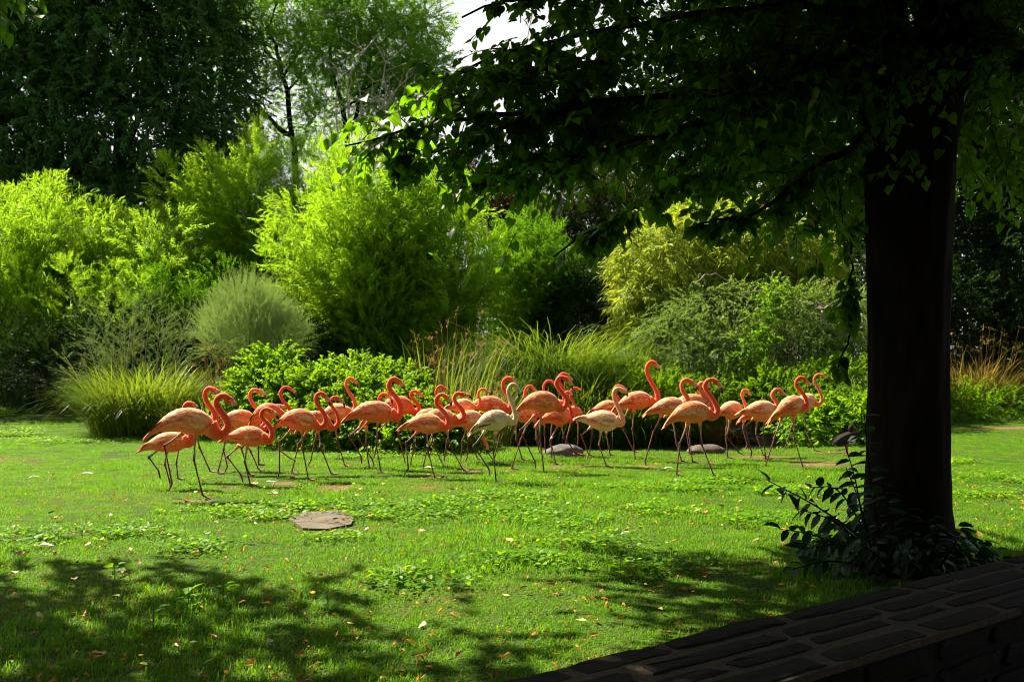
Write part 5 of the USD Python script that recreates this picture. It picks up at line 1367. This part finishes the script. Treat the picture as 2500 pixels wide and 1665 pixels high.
sc = Scatter()
rg_ = np.random.default_rng(19)
n = 620
px, py, d = 1640 + 960 * rg_.random(n) ** .8, rg_.uniform(-260, 470, n), rg_.uniform(8.6, 11.5, n)
ok_ = py < 470 - .35 * np.abs(px - 2150) - 40 * (px < 1800)
px, py, d = px[ok_], py[ok_], d[ok_]
sc.add(np.stack([(px - CX) / F * d, d, EYE + (HY - py) / F * d], 1), unit(len(px), rg_) + [0, 0, -.25], rg_.normal(0, .6, len(px)), rg_.uniform(.8, 1.1, len(px)), rg_.integers(0, 3, len(px)))
linden.scatter("crown", LIND, sc, "linden_leaf")

# neighbouring lindens of the same row, mostly outside the frame; one reaches into the upper left corner
for k, (bx, by, blobs, n, lab) in enumerate([
    (-8.2, 8.0, [((-7.6, 8.4, 6.9), (2.7, 2.5, 2.0)), ((-6.4, 6.6, 6.4), (2.1, 2.0, 1.5)), ((-9.5, 7.0, 7.2), (2.4, 2.6, 2.0))], 1600, "neighbouring linden whose dark leaves reach into the upper left corner"),
    (-2.5, -3.4, [((-2.2, -2.6, 7.0), (4.6, 3.6, 2.4)), ((-.5, -1.2, 5.8), (3.4, 2.2, 1.4))], 6500, "linden standing behind the viewer, shading the path"),
    (6.4, -2.0, [((6.4, -1.4, 7.0), (4.6, 4.4, 2.8)), ((4.6, 1.2, 5.8), (3.0, 2.6, 1.6))], 6500, "linden behind the viewer on the right, shading the wall")]):
    t = Thing("linden_tree", lab, "tree", (bx, by, 0.0))
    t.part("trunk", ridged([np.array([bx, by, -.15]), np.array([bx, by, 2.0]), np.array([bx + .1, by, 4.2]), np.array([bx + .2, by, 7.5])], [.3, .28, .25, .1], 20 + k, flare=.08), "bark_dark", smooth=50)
    so = Soup()
    for b in blobs:
        limb(so, [bx + .1, by, 3.8], b[0], .13, .03, rl, .08)
    t.part("boughs", so.out(), "bark_dark", smooth=True)
    overhead(t, [(np.array(b[0]), np.array(b[1])) for b in blobs], n, 70 + k)
    if k == 0:                                                      # the few leaves inside the picture
        so, corner = Soup(), []
        twigs = Soup()
        for _ in range(13):
            q = at(rl.uniform(-60, 95), rl.uniform(-70, 0), rl.uniform(6.0, 7.0))
            twig_with_leaves(q, [rl.normal(.2, .6), rl.normal(0, .5), -.5], rl.uniform(.12, .24), rl.integers(5, 9), corner)
        t.part("twigs", twigs.out(), "bark_dark", kind="stuff")
        for (p, dr, ro, s, i_) in corner:
            t.part("leaf", place(LEAF[i_], p, dr, ro, s), "linden_leaf", smooth=True)

# unseen leaf mass behind the viewer, added to block sky light
rb = np.random.default_rng(17)
sc = Scatter()
n = 5200
ang = rb.uniform(math.radians(150), math.radians(395), n)
rad = rb.uniform(8.5, 11.5, n)
P = np.stack([2 + rad * np.cos(ang) * 1.25, -1.5 + rad * np.sin(ang) * .75, 9.5 * rb.random(n) ** .8], 1)
P = P[((P[:, :2] - W0) @ WN < -1.5) & ((np.abs(P[:, 0]) > .62 * P[:, 1] + 1.5) | (P[:, 1] < 0))]
n = len(P)
sc.add(P, unit(n, rb), rb.normal(0, .6, n), rb.uniform(1.6, 2.6, n), rb.integers(0, 3, n))
scatter("/World/woodland_behind", LIND, sc, "wood_mass_leaf", "stuff", label="unseen wood added behind the viewer to deepen the shade", category="woodland")

# ---------------------------------------------------------------- suckers at the trunk's foot
sh = Thing("basal_shoots", "dark leafy suckers growing around the foot of the foreground linden trunk", "shoots", TB + [-.2, -.3, 0])
SLEAF = [oval_leaf(.12, .062, dr, fo) for dr, fo in ((.15, .12), (.35, .2), (.5, .1))]
small, count = Soup(), 0
SHOOTS = [((2130, 1330, 7.3), (2000, 1240, 6.9), (1870, 1170, 6.7)), ((2120, 1340, 7.2), (2030, 1270, 6.9), (1940, 1240, 6.8)), ((2120, 1350, 7.3), (2090, 1180, 7.0), (2060, 1075, 6.9)), ((2130, 1350, 7.2), (2100, 1230, 6.9), (2065, 1140, 6.8)),
          ((2110, 1370, 7.1), (2000, 1310, 6.7), (1900, 1290, 6.6)), ((2140, 1380, 7.1), (2060, 1330, 6.8), (1960, 1340, 6.6)), ((2160, 1370, 7.1), (2180, 1270, 6.9), (2150, 1180, 6.9)), ((2200, 1380, 7.0), (2230, 1300, 6.8), (2210, 1240, 6.8)),
          ((2260, 1380, 7.0), (2290, 1310, 6.8), (2280, 1260, 6.8)), ((2290, 1390, 7.0), (2330, 1330, 6.9), (2345, 1300, 6.9)), ((2180, 1390, 6.9), (2120, 1340, 6.6), (2080, 1320, 6.5)), ((2240, 1390, 6.9), (2220, 1350, 6.6), (2190, 1320, 6.5)),
          ((2150, 1340, 7.3), (2120, 1120, 7.1), (2110, 1010, 7.05)), ((2110, 1380, 7.0), (2020, 1370, 6.6), (1930, 1390, 6.5)), ((2130, 1330, 7.3), (2050, 1200, 7.1), (1975, 1190, 7.0))]
for a_, b_, c_ in SHOOTS:
    w = spline([at(*a_), at(*b_), at(*c_)], 12)
    w[0][2] = max(w[0][2], .0)
    sh.part("stem", tube(w, [.010, .003], 5), "bark_dark", smooth=True)
    for k in range(17):
        u = .22 + .78 * (k + .5) / 17
        p = np.array([np.interp(u, np.linspace(0, 1, 12), w[:, j]) for j in range(3)])
        d0 = w[-1] - w[0]; d0 /= np.linalg.norm(d0)
        sd = np.cross(d0, [0, 1.0, 0])
        dr = d0 * .6 + sd * (1 if k % 2 else -1) * rl.uniform(.4, 1) + np.array([0, rl.normal(0, .5), -.45])
        sh.part("leaf", place(SLEAF[k % 3], p, dr, rl.normal(0, .5), rl.uniform(.65, 1.15)), "shoot_leaf", smooth=True)
for k in range(420):
    a_ = rl.uniform(0, 2 * np.pi); r = .36 + .34 * rl.random()
    p = TB + [math.cos(a_) * r - .06, math.sin(a_) * r, rl.uniform(.03, .50) * (1.1 - r)]
    small.add(place(SLEAF[k % 3], p, [math.cos(a_), math.sin(a_), rl.uniform(-.6, .3)], rl.normal(0, .6), rl.uniform(.6, 1.1)))
sh.part("foliage", small.out(), "shoot_leaf", smooth=True, kind="stuff")
# ---------------------------------------------------------------- the lawn: grass, clover, weeds, fallen leaves
def turf(seed, n, size, h):
    rg = np.random.default_rng(seed)
    so = Soup()
    for k in range(n):
        p = np.array([rg.uniform(-size, size), rg.uniform(-size, size), -.004])
        so.add(ribbon(p, rg.uniform(0, 2 * np.pi), rg.uniform(*h), rg.uniform(.003, .0055), rg.uniform(0, 1.0), rg.uniform(.3, 1.7), segs=2))
    return so.out()


rt = np.random.default_rng(8)
TURF = [turf(s, 420, .18, (.018, .048)) for s in (1, 2, 3)] + [turf(4, 300, .16, (.028, .068))]
sc = Scatter()
P = []
for y0, y1, step in ((3.8, 9, .25), (9, 15, .27), (15, 30, .33)):
    yy = np.arange(y0, y1, step)
    for y in yy:
        xx = np.arange(-.56 * y - .3, .56 * y + .3, step)
        P.append(np.stack([xx, np.full(len(xx), y)], 1))
P = np.vstack(P); P += rt.normal(0, .05, P.shape)
wn = (P - W0) @ WN
b = bareness(P[:, 0], P[:, 1])
e = ((P[:, 0] - POND[0]) / POND[2]) ** 2 + ((P[:, 1] - POND[1]) / POND[3]) ** 2
thin = meshkit.fbm(np.stack([P[:, 0] * .55, P[:, 1] * .55, 0 * P[:, 0]], 1), 3, 2)
keep = (wn > .70) & (rt.random(len(P)) > b * 1.25) & (e > .80) & (rt.random(len(P)) < np.clip(1.9 - thin * 1.5, .55, 1))
keep &= np.linalg.norm(P - TB[:2], axis=1) > .42
sp = shapely.points(P[:, 0], P[:, 1])
keep &= ~shapely.contains(outline.buffer(.01), sp)
P = P[keep]; n = len(P)
lush = meshkit.noise(np.stack([P[:, 0] * .9, P[:, 1] * .9, 0 * P[:, 0]], 1), 6)
a = rt.uniform(0, 2 * np.pi, n)
z = ground_z(P[:, 0], P[:, 1])
sc.add(np.stack([P[:, 0], P[:, 1], z], 1), np.stack([np.cos(a), np.sin(a), 0 * a], 1), 0, rt.uniform(.7, 1.1, n) * (.6 + .75 * lush), np.where(lush > .66, 3, rt.integers(0, 3, n)))
scatter("/World/grass", TURF, sc, "grass_blade", "stuff", label="short green grass covering the lawn", category="grass")


def rosette(seed, n, size, leaf):
    rg = np.random.default_rng(seed)
    so = Soup()
    for k in range(n):
        a, r = rg.uniform(0, 2 * np.pi), size * math.sqrt(rg.random())
        so.add(place(leaf(rg), [math.cos(a) * r, math.sin(a) * r, rg.uniform(.02, .06)], [math.cos(a) * .8 + rg.normal(0, .4), math.sin(a) * .8 + rg.normal(0, .4), rg.uniform(-.1, .3)], rg.normal(0, .25)))
    return so.out()


CLOVER = [rosette(s, 20, .15, lambda r: oval_leaf(r.uniform(.028, .05), r.uniform(.024, .042), .1, .05)) for s in (1, 2, 3)]
sc = Scatter()
PATCH = [(1130, 1240, .75, .5), (1230, 1215, .5, .4), (1330, 1270, .5, .4), (960, 1265, .55, .35), (720, 1240, .45, .25), (790, 1240, .4, .2), (655, 1265, .3, .25), (820, 1315, .22, .15), (560, 1250, .4, .3), (330, 1305, .35, .35), (40, 1000, 1.2, .9), (120, 1080, 1.0, .5), (20, 1060, .8, .6), (1690, 1195, .8, .3), (1760, 1180, .5, .25),
         (1620, 1250, .5, .4), (1250, 1370, .35, .3), (1010, 1420, .35, .3), (1450, 1330, .4, .35), (2450, 1170, .5, .4), (2400, 1210, .4, .3), (1580, 1390, .3, .3), (60, 1320, .4, .4), (300, 975, .6, .5), (150, 980, .8, .6), (2300, 1130, .5, .3), (1860, 1270, .4, .3), (480, 1340, .3, .25), (1920, 1205, .4, .3), (1050, 1110, .8, .25), (900, 1118, .7, .2)]
for px, py, rx, ry in PATCH:
    c = ground_hit(px, py)
    m = int(38 * rx * ry / .2) + 6
    q = np.stack([c[0] + rt.normal(0, rx * .62, m), c[1] + rt.normal(0, ry * .62, m)], 1)
    q = q[(((q - W0) @ WN) > .8) & ~shapely.contains(outline.buffer(-.06), shapely.points(q[:, 0], q[:, 1]))]
    a = rt.uniform(0, 6.28, len(q))
    sc.add(np.stack([q[:, 0], q[:, 1], ground_z(q[:, 0], q[:, 1]) + .004], 1), np.stack([np.cos(a), np.sin(a), 0 * a], 1), 0, rt.uniform(.6, 1.2, len(q)), rt.integers(0, 3, len(q)))
scatter("/World/clover", CLOVER, sc, "clover_leaf", "stuff", label="bright clover and creeping weeds in patches across the lawn", category="clover")

# weeds one can point at
for k, (px, py, s, lab) in enumerate([
    (1515, 1415, 1.5, "largest broad leaved weed in the shaded lawn, left of the suckers"), (460, 1485, 1.1, "leafy weed in the shaded lower left lawn, left of a three lobed one"),
    (280, 1420, 1.1, "small leafy weed in the lower left lawn where shade begins"), (545, 1475, 1.2, "bright three lobed weed right of the nearer lower left weed"), (375, 1540, 1.2, "lowest leafy weed in the dark lower left lawn"), (725, 1205, .9, "dark rosette weed on the bare earth behind the stone slab"), (465, 1195, .9, "weed at the foot of the largest flamingo"),
    (975, 1430, 1.0, "pale pointed weed in the middle of the lower lawn"), (1800, 1290, 1.2, "yellow green weed leaf on the lawn left of the suckers"), (800, 1490, 1.0, "thin weed in shade right of the lower left leaf litter"), (1390, 1295, .8, "yellow flowering weed on the lawn right of the centre"), (1640, 1370, 1.0, "dark green weed in the shade between the largest weed and the trunk")]):
    c = ground_hit(px, py)
    t = Thing("weed", lab, "weed", c)
    rw = np.random.default_rng(40 + k)
    for j in range(9):
        a = j * 2.4 + rw.normal(0, .3)
        t.part("leaf", place(oval_leaf(.085 * s, .05 * s, .25, .1), c + [math.cos(a) * .02 * s, math.sin(a) * .02 * s, .02 + .012 * j * s], [math.cos(a), math.sin(a), rw.uniform(.1, .7)], rw.normal(0, .3), rw.uniform(.6, 1.1)), "clover_leaf", smooth=True)
    t.part("stem", tube([c - [0, 0, .02], c + [0, 0, .13 * s]], [.004, .002], 5), "culm_green")

leaf_material("litter_leaf", (0.34, 0.10, 0.015), (0.58, 0.36, 0.06), (0.4, 0.22, 0.03), 0.2, 0.6, yellow=((0.55, 0.46, 0.30), 0.25))

# fallen leaves: one prototype of each kind, referenced by every copy
UsdGeom.Scope.Define(stage, "/World/Looks/unused")
plain("fallen_yellow", (0.50, 0.30, 0.035), .6); plain("fallen_orange", (0.42, 0.15, 0.025), .6); plain("fallen_brown", (0.20, 0.085, 0.03), .7); plain("fallen_pale", (0.55, 0.42, 0.24), .6)
plain("feather_white", (0.75, 0.68, 0.60), .7)
KINDS = [("fallen_yellow", "yellow"), ("fallen_orange", "orange"), ("fallen_brown", "dark brown"), ("fallen_pale", "pale buff")]
protos_done = {}


def fallen(kind, col, place_word, p, shape, s, yaw, roll):
    label = f"{('broad', 'curled', 'narrow')[shape]} {col} fallen leaf {place_word}"
    path = numbered("/World", "fallen_leaf")
    x = UsdGeom.Xform.Define(stage, path)
    x.AddTranslateOp().Set(Gf.Vec3d(*map(float, p)))
    x.AddRotateXYZOp().Set(Gf.Vec3f(float(math.degrees(roll)), float(rt.uniform(-16, 16)), float(math.degrees(yaw))))
    x.AddScaleOp().Set(Gf.Vec3f(s, s, s))
    key = (kind, shape)
    if key not in protos_done:
        cp = f"/World/Looks/class_{kind}_{shape}"
        cls = stage.CreateClassPrim(cp)
        vf = [heart_leaf(.085, .065, -.25, .35), heart_leaf(.075, .042, .35, -.4), blade(.10, .024, -.2, .5)][shape]
        usdkit.mesh(stage, cp + "/blade", trimesh.Trimesh(*vf, process=False), "/World/Looks/" + kind, smooth=True)
        protos_done[key] = cp
    x.GetPrim().GetReferences().AddInternalReference(protos_done[key])
    x.GetPrim().SetInstanceable(True)
    data(x.GetPrim(), label=label, category="leaf", group=f"{('broad', 'curled', 'narrow')[shape]} {col} leaves {place_word}")


m = 0
while m < 240:
    y = 4.6 + 8.6 * rt.random() ** 1.2
    x = rt.uniform(-.52 * y, .52 * y)
    w = (np.array([x, y]) - W0) @ WN
    if w < .72 or np.linalg.norm([x - TB[0], y - TB[1]]) < .6:
        continue
    dens = .35 + .9 * (meshkit.noise(np.array([[x * .6, y * .6, 0]]), 31)[0] > .5) + 1.2 * (w < 1.4) * (x > .6)
    if rt.random() > dens * .7:
        continue
    px_, py_ = CX + x / y * F, HY + EYE / y * F
    if px_ < 0 or px_ > 2500 or py_ > 1660:
        continue
    side = ["at the far left", "left of the slab", "below the slab", "right of the slab", "in the middle", "right of the middle", "left of the suckers", "right of the trunk"][int(np.searchsorted([330, 660, 880, 1150, 1450, 1750, 2150], px_))]
    band = "behind the slab" if py_ < 1240 else "level with the slab" if py_ < 1330 else "in the near half" if py_ < 1470 else "near the bottom"
    word = (f"along the wall, {side}" if w < 1.25 else f"on the lawn {band}, {side}")
    kx = rt.choice(4, p=[.44, .30, .16, .10])
    fallen(KINDS[kx][0], KINDS[kx][1], word, (x, y, float(ground_z(x, y)) + rt.uniform(.036, .055)), rt.integers(0, 3), float(rt.uniform(.5, .9)), rt.uniform(0, 6.28), rt.normal(0, .3))
    m += 1
so = Soup()
for k in range(3400):
    y = 4.5 + 12.5 * rt.random() ** 1.35; x = rt.uniform(-.52 * y, .52 * y)
    ww_ = (np.array([x, y]) - W0) @ WN
    if ww_ < .75 or rt.random() > (.9 if ww_ < 1.5 and x > .3 else .30 + .5 * meshkit.noise(np.array([[x * .8, y * .8, 2.0]]), 12)[0]):
        continue
    so.add(place(blade(.055, .024, .2, .3), [x, y, float(ground_z(x, y)) + rt.uniform(.022, .045)], [rt.normal(), rt.normal(), rt.normal(0, .3)], rt.normal(0, .5), rt.uniform(.6, 1.2)))
lm = usdkit.mesh(stage, "/World/leaf_litter", trimesh.Trimesh(*so.out(), process=False), "/World/Looks/litter_leaf")
data(lm.GetPrim(), kind="stuff", label="small dry leaf fragments scattered over the lawn", category="leaf litter")
# shed feathers
for k, (px, py, lab) in enumerate([(515, 1235, "pale shed feather beside the largest flamingo's front foot"), (680, 1262, "white shed feather left of the stone slab"), (1035, 1150, "white shed feather near the front-row flamingo's feet"), (1515, 1318, "pale buff shed feather in the middle of the lawn at right"), (200, 1165, "long pale shed feather on the left lawn"), (70, 1175, "white shed feather at the left edge of the lawn"), (1620, 1152, "white shed feather under the flock's right centre"), (645, 1187, "small white feather on the grass under the left flock"), (95, 1345, "pale feather in the lower left lawn"), (2095, 1080, "white shed feather beside the trunk")]):
    c = ground_hit(px, py)
    t = Thing("shed_feather", lab, "feather", c)
    a = rt.uniform(-.5, .5) + (k % 2) * .6
    t.part("vane", place(blade(.15, .034, .1, .4), c + [0, 0, .05], [math.cos(a), math.sin(a), .12], .3), "feather_white", smooth=True)
    t.part("quill", tube([c + [-.05 * math.cos(a), -.05 * math.sin(a), .045], c + [.1 * math.cos(a), .1 * math.sin(a), .06]], .0018, 4), "feather_white")

# ---------------------------------------------------------------- the goose at the right
gd = 16.2
gP = lambda x, y: at(2000 + x / 12.06, 1000 + y / 12.06, gd)
G = Thing("goose", "black and white goose standing on the lawn left of the linden trunk", "goose", [gP(750, 900)[0], gd, 0])
axis = spline([gP(385, 1015), gP(520, 960), gP(700, 900), gP(900, 860), gP(1060, 860), gP(1140, 880)], 18)
rr = np.interp(np.linspace(0, 1, 18), [0, .15, .4, .65, .85, 1], [.012, .055, .098, .115, .095, .04])
bodyg = solid(tube(axis, rr, 16))
nk = spline([gP(1060, 850), gP(1040, 740), gP(980, 640), gP(940, 560), gP(960, 500), gP(985, 500)], 20)
neckg = solid(tube(nk, [.075, .055, .046, .044, .05, .045], 12))
legs_ = [solid(tube([gP(x0, 1000) + [0, o, 0], gP(x1, 1230) + [0, o, 0], np.array([gP(x1, 1230)[0] + .01, gd + o, .01])], [.03, .012, .011], 8)) for x0, x1, o in ((760, 800, -.04), (860, 830, .05))]
feet = [solid((trimesh.creation.icosphere(1, 1).vertices * [.055, .035, .012] + [gP(x1, 1230)[0] + .04, gd + o, .012], trimesh.creation.icosphere(1, 1).faces)) for x1, o in ((800, -.04), (830, .05))]
gm_ = m3.Manifold.batch_boolean([bodyg, neckg] + legs_ + feet, m3.OpType.Add).refine_to_length(.03).to_mesh()
gv = np.array(gm_.vert_properties[:, :3], float)
gc = np.tile([.018, .014, .014], (len(gv), 1))
cz = np.interp(gv[:, 0], axis[:, 0], axis[:, 2])
under = (gv[:, 2] < cz - .035) & (gv[:, 0] < axis[14, 0]) & (gv[:, 2] > .19)
gc[under] = [.62, .52, .42]
gc[gv[:, 2] < .19] = [.40, .14, .09]
ok = np.linalg.norm(gv - nk[8], axis=1) < .10
gc[ok] = [.05, .018, .014]
gv2, gf2, _ = meshkit.arrays(trimesh.Trimesh(gv, np.array(gm_.tri_verts), process=False), True)
mm_ = usdkit.mesh(stage, numbered(G.path, "body"), trimesh.Trimesh(gv2 - G.base, gf2, process=False), "/World/Looks/goose_plumage", smooth=True)
UsdGeom.PrimvarsAPI(mm_).CreatePrimvar("tint", Sdf.ValueTypeNames.Color3fArray, "vertex").Set(Vt.Vec3fArray.FromNumpy(gc.astype(np.float32)))
for sg in (-1, 1):
    w = trimesh.creation.icosphere(3, 1.0).vertices * [.22, .022, .075]
    al = math.radians(-24)
    w = w @ np.array([[math.cos(al), 0, -math.sin(al)], [0, 1, 0], [math.sin(al), 0, math.cos(al)]])
    w = w + gP(780, 900) + [0, sg * .105, .03]
    cw = np.tile([.022, .018, .018], (len(w), 1))
    pat = np.linalg.norm((w - gP(920, 885) - [0, sg * .105, 0]) * [1, .3, 1], axis=1) < .075
    cw[pat] = [.78, .76, .72]
    G.part("wing", (w, trimesh.creation.icosphere(3, 1.0).faces), "goose_plumage", smooth=True, color=cw)
bb = spline([gP(1000, 510), gP(1040, 530), gP(1065, 555)], 6)
G.part("bill", tube(bb, [.022, .016, .006], 8), "horn", smooth=True, color=np.tile([.30, .08, .06], (50, 1)))
